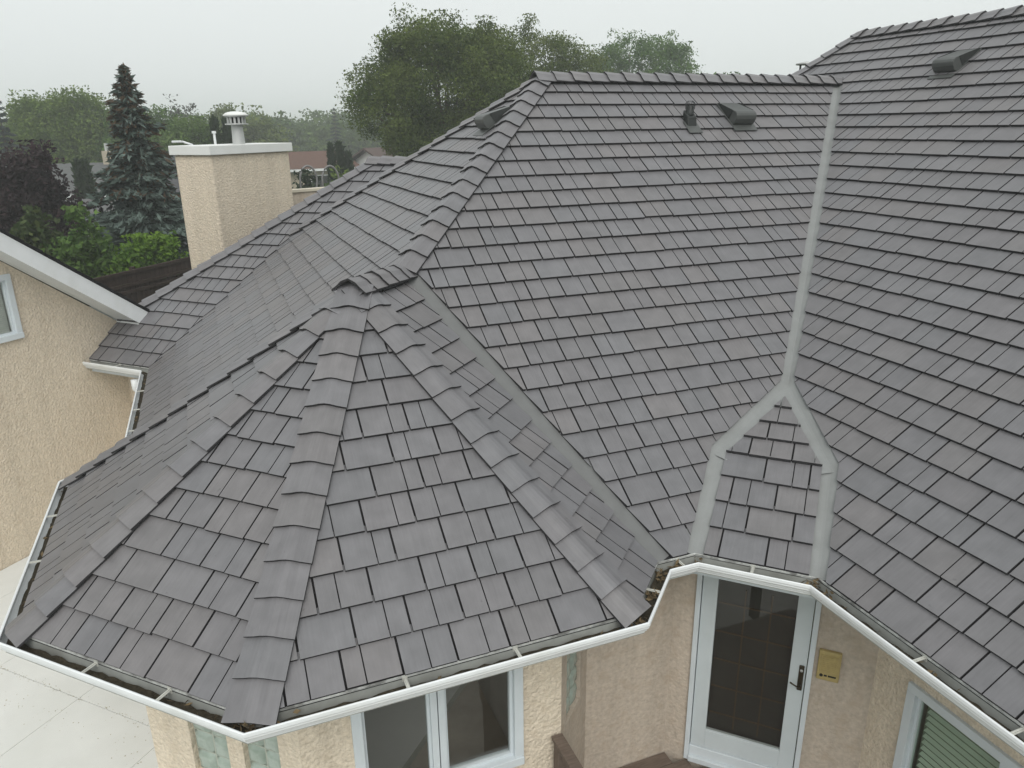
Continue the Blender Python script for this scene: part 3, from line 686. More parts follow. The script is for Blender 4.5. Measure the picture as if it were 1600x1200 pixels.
MB().prism([pw(s_hi - .004, OV - .008, ztr(s_hi) - .002), pw(s_hi - .009, OV - .008, ztr(s_hi) - .002), pw(s_hi - .062, OV - .008, ztr(s_hi) - .046), pw(s_hi - .056, OV - .008, ztr(s_hi) - .046)], nWv * -5.5).build('fascia', M_white, house)
k = 0; s_ = s_hi + .012 - .012
while s_ > s_lo + .1:      # butts of the gable shingles, seen along the rake
    MB().prism([pw(s_, OV + .010, ztr(s_) + .0102), pw(s_, OV + .010, ztr(s_) + .0165), pw(s_ - .072, OV + .010, ztr(s_ - .072) + .0108), pw(s_ - .072, OV + .010, ztr(s_ - .072) + .0102)], nWv * -4).build('shingle_course', M_asphalt, house)
    s_ -= .066

# ------------------------------------------------------------------ chimney
Cn = np.array([.049, 4.25]); d1v = np.array([-k_, k_]); d2v = np.array([k_, k_])
Oc = np.array([Cn[0] * S, Cn[1] * S, 0]); A1 = np.array([*d1v, 0]); A2 = np.array([*d2v, 0]); wl, wr = .245 * S, .610 * S
zc = CAMZ - .118 * S
chim = MB().box(Oc, A1, A2, 0, wl, 0, wr, 2.0, zc + .001).build('chimney', M_stucco, house, bevel=.04)
MB().box(Oc, A1, A2, -.045, wl + .045, -.045, wr + .045, zc - .005, zc + .135).build('chimney_cap', M_capwhite, chim, bevel=.008)
fc = bgp(374, 228, 13.6); fz = zc + .135
fl = MB().lathe((fc[0], fc[1], 0), [(0.0988, fz), (0.0874, fz + 0.3024), (0.0874, fz + 0.3096)], 24).build('flue', M_steel, chim, True)
MB().lathe((fc[0], fc[1], 0), [(0.0000, fz + 0.2988), (0.1786, fz + 0.2988), (0.1824, fz + 0.3168), (0.1520, fz + 0.3204), (0.0000, fz + 0.3240)], 28).build('flue_collar', M_steel, fl, True)
for k in range(14):
    an = 2 * math.pi * k / 14; x, y = fc[0] + (.14) * math.cos(an), fc[1] + (.14) * math.sin(an)
    MB().box((x, y, 0), (math.cos(an), math.sin(an), 0), (-math.sin(an), math.cos(an), 0), -.006, .006, -.016, .016, fz + 0.3240, fz + 0.4320).build('flue_baffle', M_steel, fl)
MB().lathe((fc[0], fc[1], 0), [(0.0988, fz + 0.3240), (0.0988, fz + 0.4320)], 20).build('flue_core', M_blackmetal, fl, True)
MB().lathe((fc[0], fc[1], 0), [(0.1634, fz + 0.4140), (0.1672, fz + 0.4320), (0.1862, fz + 0.4356)], 28).build('flue_band', M_steel, fl, True)
MB().lathe((fc[0], fc[1], 0), [(0.0000, fz + 0.4320), (0.1938, fz + 0.4356), (0.1976, fz + 0.4500), (0.1520, fz + 0.4824), (0.0760, fz + 0.5004), (0.0000, fz + 0.5040)], 28).build('flue_lid', M_capwhite, fl, True)
vp = bgp(337, 228, 14.2); MB().tube([(vp[0], vp[1], fz), (vp[0], vp[1], fz + .17)], .02, 8).tube([(vp[0], vp[1], fz + .17), (vp[0], vp[1], fz + .21)], .035, 8).build('vent_pipe', M_white, chim)

# ------------------------------------------------------------------ roof vents
def sframe(u, v, z, n, dn):
    O_ = W((u, v, z)); n = nrm(n); Yd = nrm(np.array(dn) - n * (np.array(dn) @ n)); return O_, np.cross(n, Yd), Yd, n     # x, downhill, normal
def box_vent(u, v, z, n, dn, w=.29, l=.43, h=.175):
    O_, X, Y, n = sframe(u, v, z, n, dn)
    P_ = lambda x, y, q: O_ + X * x + Y * y + n * q
    root = MB().box(O_, X, Y, -w / 2 - .02, w / 2 + .02, -.26, .26, .030, .036, Z=n).build('roof_vent', M_darkgrey, house)
    prof = [(-l * .62, .036), (-l * .55, .05), (l * .18, h), (l * .27, h + .004), (l * .34, h - .012), (l * .38, h - .05), (l * .38, .058), (l * .34, .036)]
    V = [P_(-w / 2, y, q) for y, q in prof] + [P_(w / 2, y, q) for y, q in prof]; m = len(prof)
    MB().add(V, [(i, i + 1, m + i + 1, m + i) for i in range(m - 1)] + [tuple(range(m)), tuple(range(m, 2 * m))]).build('vent_hood', M_darkgrey, root, bevel=.008)
    for sx in (-1, 1): MB().prism([P_(sx * (w / 2 + .003), y, q) for y, q in ((-l * .62, .036), (-l * .55, .060), (l * .10, h - .012), (l * .10, .036))], X * sx * .004).build('vent_side', M_blackmetal, root)
    return root
box_vent(2.03, 2.672, .016, nM, (0, -1, 0))
box_vent(2.770, 2.318, .198, nR, (-1, 0, 0))
box_vent(1.045, 2.80, ZE + T0 * (1.045 - e0), n0, (-1, 0, 0))
O_, X, Y, n_ = sframe(1.79, 2.635, -.012, nM, (0, -1, 0)); up3 = np.array([0, 0, 1.])
vr = MB().box(O_, X, Y, -.09, .09, -.06, .15, .034, .038, Z=n_).build('plumbing_vent', M_darkgrey, house)
MB().add([O_ + X * a + Y * b + up3 * c_ for a, b, c_ in ((-.062, .07, -.02), (.062, .07, -.02), (.062, -.10, .07), (-.062, -.10, .07), (-.062, .04, .14), (.062, .04, .14), (.062, -.09, .14), (-.062, -.09, .14))], [(0, 1, 5, 4), (1, 2, 6, 5), (2, 3, 7, 6), (3, 0, 4, 7), (4, 5, 6, 7)]).build('pipe_boot', M_blackmetal, vr, bevel=.01)
pc = O_ + Y * -.03
MB().lathe(pc, [(.048, .12), (.045, .215), (.038, .22), (.0, .21)], 16).build('pipe', M_blackmetal, vr, True)
mb = MB()
for k in range(8):
    a_ = 2 * math.pi * k / 8; mb.tube([pc + [.052 * math.cos(a_), .052 * math.sin(a_), .18], pc + [.056 * math.cos(a_), .056 * math.sin(a_), .25], pc + [.025 * math.cos(a_), .025 * math.sin(a_), .275]], .0035, 5)
mb.build('wire_guard', M_blackmetal, vr)
fv = bgp(1259, 116, 15.0)
fr_ = MB().lathe((fv[0], fv[1], 0), [(.16, fv[2] - .9), (.13, fv[2] - .02), (.12, fv[2] + .02), (.0, fv[2] + .03)], 20).build('flue_vent', M_steel, house, True)
for k in range(4):
    a_ = math.pi / 4 + math.pi / 2 * k; MB().box((fv[0] + .10 * math.cos(a_), fv[1] + .10 * math.sin(a_), 0), (1, 0, 0), (0, 1, 0), -.012, .012, -.012, .012, fv[2], fv[2] + .15).build('vent_post', M_blackmetal, fr_)
MB().lathe((fv[0], fv[1], 0), [(.0, fv[2] + .15), (.18, fv[2] + .15), (.18, fv[2] + .175), (.0, fv[2] + .205)], 24).build('vent_lid', M_steel, fr_, True)
# parapet of the rear balcony seen past the chimney
pq = [bgp(440, 298, 15.5), bgp(575, 295, 16.6)]; Ap = nrm((pq[1] - pq[0]) * [1, 1, 0]); Np = np.array([Ap[1], -Ap[0], 0]); Lp = np.linalg.norm(pq[1] - pq[0]); zp = float(pq[0][2])
MB().box(pq[0] * [1, 1, 0], Ap, Np, 0, Lp, -.15, 0, zp - 1.2, zp - .05).build('balcony_parapet', M_stucco_s, house)
MB().box(pq[0] * [1, 1, 0], Ap, Np, -.02, Lp + .02, -.18, .03, zp - .0495, zp).build('parapet_coping', material('cream_coping', (.6, .55, .45), .7, .2), house)

# ------------------------------------------------------------------ intercom, rail, decks
fD_O, fD_A, fD_N, _ = fD
i0, i1 = along(fD, 1.353, 1.253), along(fD, 1.392, 1.214); iz0, iz1 = zz(-1.402), zz(-1.311)
ic = empty('intercom_box', fD_O + fD_A * i0 + np.array([0, 0, iz0])); tag(ic, 'yellowed plastic intercom speaker box on the stucco beside the white storm door', 'intercom')
MB().box(fD_O, fD_A, fD_N, i0, i1, .001, .035, iz0, iz1).build('housing', M_intercom, ic, bevel=.008)
MB().box(fD_O, fD_A, fD_N, i0 + .018, i1 - .018, .0352, .042, iz0 + .075, iz1 - .035).build('speaker_cover', M_intercom, ic, bevel=.004)
for k in range(7): MB().box(fD_O, fD_A, fD_N, i0 + .03, i1 - .03, .0422, .0455, iz0 + .095 + k * .018, iz0 + .103 + k * .018).build('grille_slat', M_intercom, ic)
MB().box(fD_O, fD_A, fD_N, i0 + .030, i1 - .05, .0422, .0475, iz1 - .052, iz1 - .044).build('label_ridge', M_intercom, ic)
MB().tube([fD_O + fD_A * (i0 + .035) + fD_N * .0352 + [0, 0, iz0 + .048], fD_O + fD_A * (i0 + .035) + fD_N * .041 + [0, 0, iz0 + .048]], .013, 14).build('button', M_ink, ic)
for x0_, x1_ in ((i0 + .056, i0 + .078), (i0 + .086, i1 - .022)):    # the maker's print is a dark smear at this distance
    MB().box(fD_O, fD_A, fD_N, x0_, x1_, .0352, .0358, iz0 + .040, iz0 + .057).build('lettering', M_ink, ic)

ZD2 = zz(-1.80) - .02
wd = empty('wooden_deck', (3.0, 3.6, ZD2)); tag(wd, 'weathered brown plank deck below the white storm door', 'deck')
mdir = (0, 1)
y = 1.5278 * S - .01; k = 0
while y > 2.2:
    x0, x1 = .66 * S, 1.44 * S
    # boards stop at the chamfered walls
    yv = y / S
    if yv > 1.383: x0 = max(x0, (yv - .5095 * R2) * S + .01) if yv - .5095 * R2 > .66 else x0
    x1 = min(x1, (1.843 * R2 - yv) * S - .01) if yv > 1.15 else x1
    MB().box((0, 0, 0), (1, 0, 0), (0, 1, 0), x0, x1, y - .137, y, ZD2 - .035, ZD2 + rnd.uniform(-.001, .001)).build('deck_board', M_wood, wd)
    y -= .143; k += 1
MB().box((0, 0, 0), (1, 0, 0), (0, 1, 0), .68 * S, 1.40 * S, 2.22, 1.37 * S, .0, ZD2 - .04).build('deck_frame', M_fence, wd)
rl = empty('deck_railing', (.645 * S, 1.2 * S, ZD2)); tag(rl, 'weathered wooden handrail with post against the turret wall', 'railing')
zr_ = zz(-1.45); xr = .647 * S
MB().box((xr, 0, 0), (1, 0, 0), (0, 1, 0), -.045, .045, 2.3, 1.375 * S, zr_ - .035, zr_).build('hand_rail', M_wood, rl, bevel=.004)
for yy in (1.35 * S, 2.6):
    MB().box((xr, 0, 0), (1, 0, 0), (0, 1, 0), -.04, .04, yy - .045, yy + .045, ZD2, zr_ - .036).build('post', M_wood, rl)
MB().box((xr, 0, 0), (1, 0, 0), (0, 1, 0), -.02, .02, 2.3, 1.33 * S, zr_ - .13, zr_ - .05).build('sub_rail', M_wood, rl)

ZD = zz(-1.768)
terrace = MB().add([W(np.array([(s_ - q_) * k_, (s_ + q_) * k_, 0])) * [1, 1, 0] + [0, 0, ZD - .012] for s_, q_ in ((-.4, 1.0), (2.47, 1.0), (2.47, 3.135), (-.4, 3.135))] +
                   [W(np.array([(s_ - q_) * k_, (s_ + q_) * k_, 0])) * [1, 1, 0] + [0, 0, .0] for s_, q_ in ((-.4, 1.0), (2.47, 1.0), (2.47, 3.135), (-.4, 3.135))],
                   [(0, 1, 2, 3), (0, 1, 5, 4), (1, 2, 6, 5), (2, 3, 7, 6), (3, 0, 4, 7)]).build('terrace', M_mortar)
tag(terrace, kind='structure')
M_seam = material('seam_moss', (.36, .32, .22), .95, .1, vary=.4, scale=20)
for iq in range(-1, 5):
    for is_ in range(-2, 3):
        q0, q1 = 1.335 + .4 * iq, 1.335 + .4 * (iq + 1); s0, s1 = 1.283 + .8 * is_, 1.283 + .8 * (is_ + 1)
        q0, q1 = max(q0, 1.0), min(q1, 3.133); s0, s1 = max(s0, -.4), min(s1, 2.47)
        if q1 - q0 < .02 or s1 - s0 < .02: continue
        g = .0008; Pq = lambda s_, q_, z: np.array([(s_ - q_) * k_ * S, (s_ + q_) * k_ * S, z])
        c4 = [(s0 + g, q0 + g), (s1 - g, q0 + g), (s1 - g, q1 - g), (s0 + g, q1 - g)]
        MB().prism([Pq(a, b, ZD - .011) for a, b in c4], (0, 0, .011)).build('deck_panel', M_deckwhite, terrace, bevel=.002)
mb = MB()
for k in range(360):
    q_ = RNG.uniform(1.7, 3.1); s_ = 1.283 + RNG.normal(0, .006) if k % 3 else 1.19 + RNG.normal(0, .03); c3 = np.array([(s_ - q_) * k_ * S, (s_ + q_) * k_ * S, ZD + .002]); a = nrm(np.array([*RNG.normal(size=2), 0])); b = np.array([-a[1], a[0], .1]); l = RNG.uniform(.003, .010)
    mb.quad(c3 - a * l, c3 + b * l * .5, c3 + a * l, c3 - b * l * .5 + [0, 0, .004])
tag(mb.build('seam_dirt', M_seam, terrace), kind='stuff')

# ------------------------------------------------------------------ ground
M_grass = material('lawn', (.065, .095, .03), .95, .1, vary=.35, scale=.6, color2=(.10, .10, .045), coord='World', bump=.4, bscale=12)
g = MB().add([(-900, -300, 0), (900, -300, 0), (900, 1500, 0), (-900, 1500, 0)], [(0, 1, 2, 3)]).build('ground', M_grass); tag(g, kind='structure')

M_bounce = material('bounce_slab_grey', (.36, .35, .33), .9, .15, vary=.12, scale=1.2, coord='World', color2=(.28, .27, .25))
bounce = MB().box((0, 0, 0), (1, 0, 0), (0, 1, 0), -7.5, 9.0, -6.0, 4.9, -.1, .02).build('bounce_slab', M_bounce); tag(bounce, kind='structure')  # added slab, out of view: greys the window reflections and bounces light

# ------------------------------------------------------------------ vegetation
def quads_obj(name, Vq, C, mat, parent):
    """Vq: n x 4 x 3 leaf quads, C: n x 3 colours"""
    n = len(Vq); me = bpy.data.meshes.new(name)
    me.vertices.add(n * 4); me.vertices.foreach_set('co', Vq.astype(np.float32).ravel())
    me.loops.add(n * 4); me.loops.foreach_set('vertex_index', np.arange(n * 4, dtype=np.int32))
    me.polygons.add(n); me.polygons.foreach_set('loop_start', np.arange(0, n * 4, 4, dtype=np.int32)); me.polygons.foreach_set('loop_total', np.full(n, 4, np.int32))
    me.update(); me.validate()
    at = me.attributes.new('tint', 'FLOAT_COLOR', 'POINT'); at.data.foreach_set('color', np.concatenate([np.repeat(C, 4, 0), np.ones((n * 4, 1))], 1).astype(np.float32).ravel())
    me.materials.append(mat)
    return link(name, me, None, parent)
def leaves(centers, size, rng, elong=1.5, up=0., flatten=1.):
    n = len(centers); a = rng.normal(size=(n, 3)); a[:, 2] *= flatten; a /= np.linalg.norm(a, axis=1)[:, None]
    b = rng.normal(size=(n, 3)); b[:, 2] += up; b = np.cross(a, b); b /= np.linalg.norm(b, axis=1)[:, None]
    l = (size * rng.uniform(.6, 1.35, n))[:, None]
    a *= l * elong * .5; b *= l * .5
    return np.stack([centers - a, centers + b * .8 - a * .1, centers + a, centers - b * .8 - a * .1], 1)
def lobes_cloud(rng, lobes, nclump, nleaf, clump_r, shell=.75):
    out = []; vol = np.array([l[3] * l[4] * l[5] for l in lobes]) ** .67; vol /= vol.sum()
    for (x, y, z, rx, ry, rz), w in zip(lobes, vol):
        m = max(3, int(nclump * w)); d = rng.normal(size=(m, 3)); d /= np.linalg.norm(d, axis=1)[:, None]
        r = shell + (1 - shell) * rng.uniform(0, 1, m) ** .5; r[rng.random(m) < .22] *= rng.uniform(.3, .9)
        c = np.array([x, y, z]) + d * r[:, None] * [rx, ry, rz]
        c += rng.normal(size=c.shape) * clump_r * .4
        k = np.clip(rng.normal(size=(m, nleaf, 3)), -1.25, 1.25) * clump_r * rng.uniform(.5, 1.15, (m, 1, 1)) * [1, 1, .7]
        out.append((c[:, None, :] + k).reshape(-1, 3))
    return np.concatenate(out)
def broadleaf(name, label, base, H, W_, lobes, cols, seed, nclump=260, nleaf=34, leaf=.16, clump_r=.45, trunk_r=.22, cat='tree', group=None, shell=.7, ztrunk=.45, dead=0):
    """lobes in units of crown: x, y, z (0..1 of height), radii; cols: two leaf colours"""
    rng = np.random.default_rng(seed); base = np.asarray(base, float)
    root = empty(name, base); tag(root, label, cat, group)
    L3 = [(base[0] + x * W_, base[1] + y * W_, base[2] + z * H, rx * W_, ry * W_, rz * H) for x, y, z, rx, ry, rz in lobes]
    sub = []
    for x, y, z, rx, ry, rz in L3:
        for _ in range(4):
            d = nrm(rng.normal(size=3) + [0, -.3, .35]); q = rng.uniform(.28, .5); sub.append((x + d[0] * rx * .85, y + d[1] * ry * .85, z + d[2] * rz * .85, rx * q, ry * q, rz * q * 1.1))
    c = lobes_cloud(rng, L3 + sub, nclump, nleaf, clump_r, shell)
    c = c[c[:, 2] > base[2] + .1]
    V = leaves(c, leaf, rng)
    n = len(c); w = np.clip(rng.normal(.5, .28, n) + .42 * np.sin(c[:, 0] * 1.7 + c[:, 2] * 1.1) * np.cos(c[:, 1] * 1.3 + c[:, 2] * 1.9), 0, 1)[:, None]
    C = (np.array(cols[0]) * (1 - w) + np.array(cols[1]) * w) * rng.uniform(.8, 1.2, (n, 1))
    quads_obj('crown', V, C, M_leaf, root)
    mb = MB(); top = base + [0, 0, H * ztrunk]
    mb.tube([base, base + [.05 * W_ * rng.normal() * .3, 0, H * ztrunk * .5], top], [trunk_r, trunk_r * .8, trunk_r * .55], 9)
    for l in L3:
        e = np.array(l[:3]); m = (top + e) / 2 + rng.normal(size=3) * .15
        mb.tube([top - [0, 0, H * .06 * rng.uniform(0, 2)], m, e], [trunk_r * .45, trunk_r * .28, trunk_r * .08], 6)
        for _ in range(4):
            e2 = np.array(l[:3]) + rng.uniform(-.6, .6, 3) * [l[3], l[4], l[5]]; mb.tube([m, (m + e2) / 2 + rng.normal(size=3) * .1, e2], [trunk_r * .2, trunk_r * .12, trunk_r * .04], 5)
    mb.build('trunk', M_bark, root, True)
    return root
def spruce(name, label, base, H, Wd, cols, seed, tiers=34, cat='tree', top_brown=True, dens=1., group=None):
    rng = np.random.default_rng(seed); base = np.asarray(base, float); root = empty(name, base); tag(root, label, cat, group)
    cs = []; V = []; C = []
    for i in range(tiers):
        f = i / (tiers - 1); z = .10 * H + f * .89 * H; r = Wd * (1 - f) ** .82 * rng.uniform(.82, 1.12) + .06
        nb = max(4, int((10 - 5 * f) * dens))
        for k in range(nb):
            an = 2 * math.pi * (k + rng.uniform(-.3, .3)) / nb + i * 1.3; L_ = r * rng.uniform(.55, 1.2)
            m = max(5, int(L_ * 34 * dens)); t = np.linspace(.10, 1, m)
            droop = -.34 * L_ * t ** 1.4 + .16 * L_ * np.clip(t - .65, 0, 1) ** 1.2 * 2 + .05 * H * (f > .8) * t * .4
            x = base[0] + math.cos(an) * L_ * t; y = base[1] + math.sin(an) * L_ * t; zz_ = base[2] + z + droop
            sp = .17 * L_ * (1 - .75 * t) + .03
            for rep in range(3):
                off = rng.normal(size=m) * sp; px = x - math.sin(an) * off; py = y + math.cos(an) * off; pz = zz_ - np.abs(off) * .25 - rng.uniform(0, .10, m)
                c = np.stack([px, py, pz], 1); cs.append(c)
                a = np.stack([np.full(m, math.cos(an)), np.full(m, math.sin(an)), np.full(m, -.25)], 1) + rng.normal(size=(m, 3)) * .45; a /= np.linalg.norm(a, axis=1)[:, None]
                b = np.cross(a, rng.normal(size=(m, 3))); b /= np.linalg.norm(b, axis=1)[:, None]; l = rng.uniform(.09, .19, m)[:, None]
                V.append(np.stack([c - a * l, c + b * l * .28, c + a * l, c - b * l * .28], 1))
                w = np.clip(t ** 1.5 * .8 + rng.normal(0, .2, m), 0, 1)[:, None]; col = np.array(cols[0]) * (1 - w) + np.array(cols[1]) * w
                if top_brown and f > .6:
                    br = rng.random(m) < .55 * (f - .5) * 2; col[br] = np.array([.075, .05, .03]) * rng.uniform(.7, 1.2)
                C.append(col)
    quads_obj('crown', np.concatenate(V), np.concatenate(C), M_needle, root)
    MB().tube([base, base + [0, 0, H * .5], base + [0, 0, H * .995]], [.16, .09, .012], 8).build('trunk', M_bark, root, True)
    return root
def cedar(name, label, base, H, Wd, cols, seed, n=2600, group=None):
    rng = np.random.default_rng(seed); base = np.asarray(base, float); root = empty(name, base); tag(root, label, 'tree', group)
    f = rng.uniform(0, 1, n) ** .8; an = rng.uniform(0, 2 * math.pi, n); r = Wd * np.sin(np.clip(f * .93 + .07, 0, 1) * math.pi) ** .5 * (1 - f * .35) * rng.uniform(.6, 1.05, n)
    c = np.stack([base[0] + r * np.cos(an), base[1] + r * np.sin(an), base[2] + .1 + f * (H - .2)], 1)
    a = np.stack([np.cos(an) * .25, np.sin(an) * .25, np.ones(n)], 1) + rng.normal(size=(n, 3)) * .3; a /= np.linalg.norm(a, axis=1)[:, None]; b = np.cross(a, rng.normal(size=(n, 3))); b /= np.linalg.norm(b, axis=1)[:, None]
    l = rng.uniform(.18, .42, n)[:, None]; V = np.stack([c - a * l, c + b * l * .35, c + a * l, c - b * l * .35], 1)
    w = rng.uniform(0, 1, (n, 1)); quads_obj('crown', V, np.array(cols[0]) * (1 - w) + np.array(cols[1]) * w, M_leaf, root)
    MB().tube([base, base + [0, 0, H * .8]], [.12, .03], 6).build('trunk', M_bark, root)
def gpt(px, D): q = bgp(px, 203, D); return np.array([q[0], q[1], 0.])
def hgt(px, py, D): return float(bgp(px, py, D)[2])

LOB_BIG = [(0, 0, .78, .36, .36, .19), (-.30, 0, .70, .22, .24, .16), (.28, 0, .72, .26, .26, .19), (-.43, 0, .76, .10, .10, .08), (-.12, -.1, .89, .2, .2, .10), (.2, 0, .87, .2, .2, .11), (.05, .1, .56, .32, .32, .16), (.38, 0, .58, .2, .2, .16), (-.12, 0, .55, .18, .2, .14), (.16, .1, .42, .26, .28, .14)]
LOB_RND = [(0, 0, .66, .40, .40, .28), (-.26, 0, .56, .26, .26, .24), (.26, .05, .58, .28, .28, .24), (0, -.1, .44, .36, .36, .22), (.12, 0, .84, .2, .2, .13), (-.14, .05, .82, .2, .2, .13), (.40, 0, .42, .16, .18, .16), (-.40, 0, .40, .16, .18, .16)]
LOB_LOOSE = [(-.3, 0, .70, .17, .2, .14), (0, 0, .80, .18, .2, .15), (.28, 0, .72, .18, .2, .15), (-.12, 0, .58, .2, .2, .16), (.18, .1, .55, .22, .2, .18), (.42, 0, .56, .14, .15, .14), (-.42, 0, .52, .12, .15, .12), (0, 0, .38, .34, .3, .16)]
LOB_MIX = [(-.32, 0, .72, .18, .2, .17), (-.02, 0, .80, .20, .2, .18), (.26, 0, .76, .20, .2, .17), (-.15, 0, .62, .24, .24, .18), (.2, .1, .60, .26, .24, .18), (.46, 0, .66, .14, .15, .14), (-.45, 0, .62, .14, .15, .14), (0, 0, .45, .4, .3, .16)]
LOB_BUSH = [(0, 0, .55, .36, .36, .38), (-.3, 0, .45, .24, .26, .32), (.3, 0, .48, .26, .26, .34), (.1, -.1, .74, .2, .2, .22), (-.15, 0, .72, .2, .2, .2), (.42, 0, .32, .14, .16, .24), (-.42, 0, .3, .14, .16, .22)]
OLIVE = ((.055, .088, .018), (.135, .175, .042)); GREEN = ((.042, .095, .018), (.11, .185, .042)); YEL = ((.07, .12, .022), (.15, .21, .04)); BRIGHT = ((.075, .155, .018), (.17, .28, .035)); MAROON = ((.022, .014, .017), (.055, .032, .036)); BLUE = ((.030, .048, .036), (.14, .185, .165)); CEDAR = ((.018, .036, .014), (.040, .065, .024)); DARK = ((.02, .035, .018), (.045, .065, .035))

D_ = 36; broadleaf('willow_tree', 'tall dense olive-green tree rising behind the left end of the main ridge', gpt(702, D_), hgt(680, 34, D_), 8.3, LOB_BIG, OLIVE, 1, nclump=2300, nleaf=84, leaf=.075, clump_r=.36, trunk_r=.34)
D_ = 42; broadleaf('poplar_tree', 'loose yellowish-green tree right of the tall willow above the ridge', gpt(850, D_), hgt(850, 40, D_), 7.4, LOB_MIX, ((.07, .105, .028), (.155, .19, .06)), 2, nclump=1300, nleaf=70, leaf=.085, clump_r=.34, trunk_r=.24)
D_ = 66; broadleaf('elm_tree', 'dark hazy broad tree farther off above the middle of the ridge', gpt(990, D_), hgt(990, 52, D_), 10.5, LOB_BIG, GREEN, 3, nclump=1100, nleaf=50, leaf=.125, clump_r=.42, trunk_r=.35, shell=.8)
D_ = 60; broadleaf('small_tree', 'little treetop just showing over the ridge near its right end', gpt(1122, D_), hgt(1122, 104, D_), 3.2, LOB_RND, GREEN, 4, nclump=120, nleaf=26, leaf=.22, clump_r=.4)
D_ = 62; broadleaf('lime_tree', 'broad pale-green rounded tree at the far left behind the spruce', gpt(98, D_), hgt(98, 140, D_), 8.8, LOB_RND, ((.075, .125, .026), (.16, .225, .05)), 5, nclump=1500, nleaf=60, leaf=.13, clump_r=.5, trunk_r=.3)
D_ = 58; broadleaf('maple_tree', 'rounded green tree just right of the spruce top', gpt(232, D_), hgt(232, 160, D_), 6.2, LOB_RND, GREEN, 6, nclump=800, nleaf=50, leaf=.12, clump_r=.42)
D_ = 52; broadleaf('ash_tree', 'mid-green rounded tree standing left of the chimney cap', gpt(290, D_), hgt(290, 180, D_), 5.4, LOB_RND, ((.06, .11, .026), (.13, .20, .05)), 8, nclump=800, nleaf=50, leaf=.11, clump_r=.38)
D_ = 78; broadleaf('bare_tree', 'thin grey half-bare treetop above the trees left of the chimney', gpt(281, D_), hgt(281, 150, D_), 4.4, LOB_LOOSE, ((.05, .055, .045), (.09, .095, .075)), 9, nclump=70, nleaf=16, leaf=.22, clump_r=.45)
D_ = 84; broadleaf('birch_tree', 'yellowish-green tree behind the steel chimney flue', gpt(372, D_), hgt(372, 172, D_), 9.5, LOB_RND, ((.08, .12, .03), (.16, .20, .055)), 10, nclump=600, nleaf=36, leaf=.22, clump_r=.5)
D_ = 24.5; spruce('spruce_tree', 'tall blue-green spruce with a brown cone-laden top left of the chimney', gpt(208, D_), hgt(178, 108, D_), 2.45, BLUE, 21, tiers=42, dens=1.2)
D_ = 58; spruce('fir_tree', 'dark narrow conifer at the left picture edge', gpt(4, D_), hgt(4, 150, D_), 2.3, ((.02, .032, .028), (.06, .08, .07)), 22, tiers=26, top_brown=False, dens=.8)
D_ = 100; spruce('fir_tree', 'thin hazy conifer in the far wood between chimney and willow', gpt(524, D_), hgt(524, 170, D_), 2.4, ((.02, .032, .025), (.05, .07, .055)), 23, tiers=22, top_brown=False, dens=.6)
D_ = 27; broadleaf('plum_tree', 'dark purple-leaved tree at the left edge in front of the grey-roofed house', gpt(18, D_), hgt(38, 222, D_), 2.6, LOB_RND, MAROON, 30, nclump=620, nleaf=44, leaf=.095, clump_r=.26, trunk_r=.14)
D_ = 25; broadleaf('plum_sapling', 'thin purple-leaved sapling between the plum tree and the spruce', gpt(140, D_), hgt(140, 292, D_), 1.5, LOB_LOOSE, MAROON, 31, nclump=90, nleaf=16, leaf=.11, clump_r=.18, trunk_r=.06)
D_ = 22; broadleaf('green_shrub', 'mid-green feathery shrub rising above the gable edge', gpt(92, D_), hgt(92, 338, D_), 2.4, LOB_BUSH, GREEN, 32, nclump=320, nleaf=34, leaf=.11, clump_r=.22, trunk_r=.08, cat='shrub')
D_ = 22.5; broadleaf('green_shrub', 'olive shrub below the plum tree at the left edge', gpt(14, D_), hgt(14, 318, D_), 2.2, LOB_BUSH, ((.04, .065, .02), (.09, .11, .035)), 33, nclump=220, nleaf=30, leaf=.12, clump_r=.22, trunk_r=.08, cat='shrub')
D_ = 21.5; broadleaf('golden_shrub', 'bright yellow-green bush left of its taller twin behind the fence', gpt(165, D_), hgt(165, 370, D_), 1.6, LOB_BUSH, BRIGHT, 34, nclump=240, nleaf=30, leaf=.09, clump_r=.16, trunk_r=.05, cat='shrub')
D_ = 21.8; broadleaf('golden_shrub', 'bright yellow-green bush on a bare stem at the foot of the spruce', gpt(212, D_), hgt(212, 364, D_), 1.25, [(0, 0, .82, .4, .36, .16), (.25, 0, .86, .24, .24, .12), (-.25, 0, .78, .26, .26, .14)], BRIGHT, 35, nclump=150, nleaf=30, leaf=.09, clump_r=.15, trunk_r=.07, cat='shrub')
for i, (px, py, D_, lab) in enumerate([(336, 186, 44, 'left of the two dark columnar cedars beside the chimney flue'), (354, 188, 44, 'right of the two dark columnar cedars beside the chimney flue'), (514, 228, 46, 'leftmost of three columnar cedars beside the white-gabled house'), (528, 224, 46, 'middle of three columnar cedars beside the white-gabled house'), (541, 240, 46, 'rightmost and shortest of three columnar cedars beside the white-gabled house'), (110, 253, 42, 'left of the cedar pair before the grey-roofed house'), (123, 255, 42, 'right of the cedar pair before the grey-roofed house')]):
    cedar('cedar_tree', lab, gpt(px, D_), hgt(px, py, D_), .25 * D_ / 46 * (1.35 if i < 2 else 1), CEDAR, 40 + i, group='columnar cedars')
D_ = 40; broadleaf('green_shrub', 'rounded green shrub right of the curved handrails', gpt(535, D_), hgt(535, 264, D_), 2.6, LOB_BUSH, YEL, 50, nclump=140, nleaf=26, leaf=.16, clump_r=.26, cat='shrub')
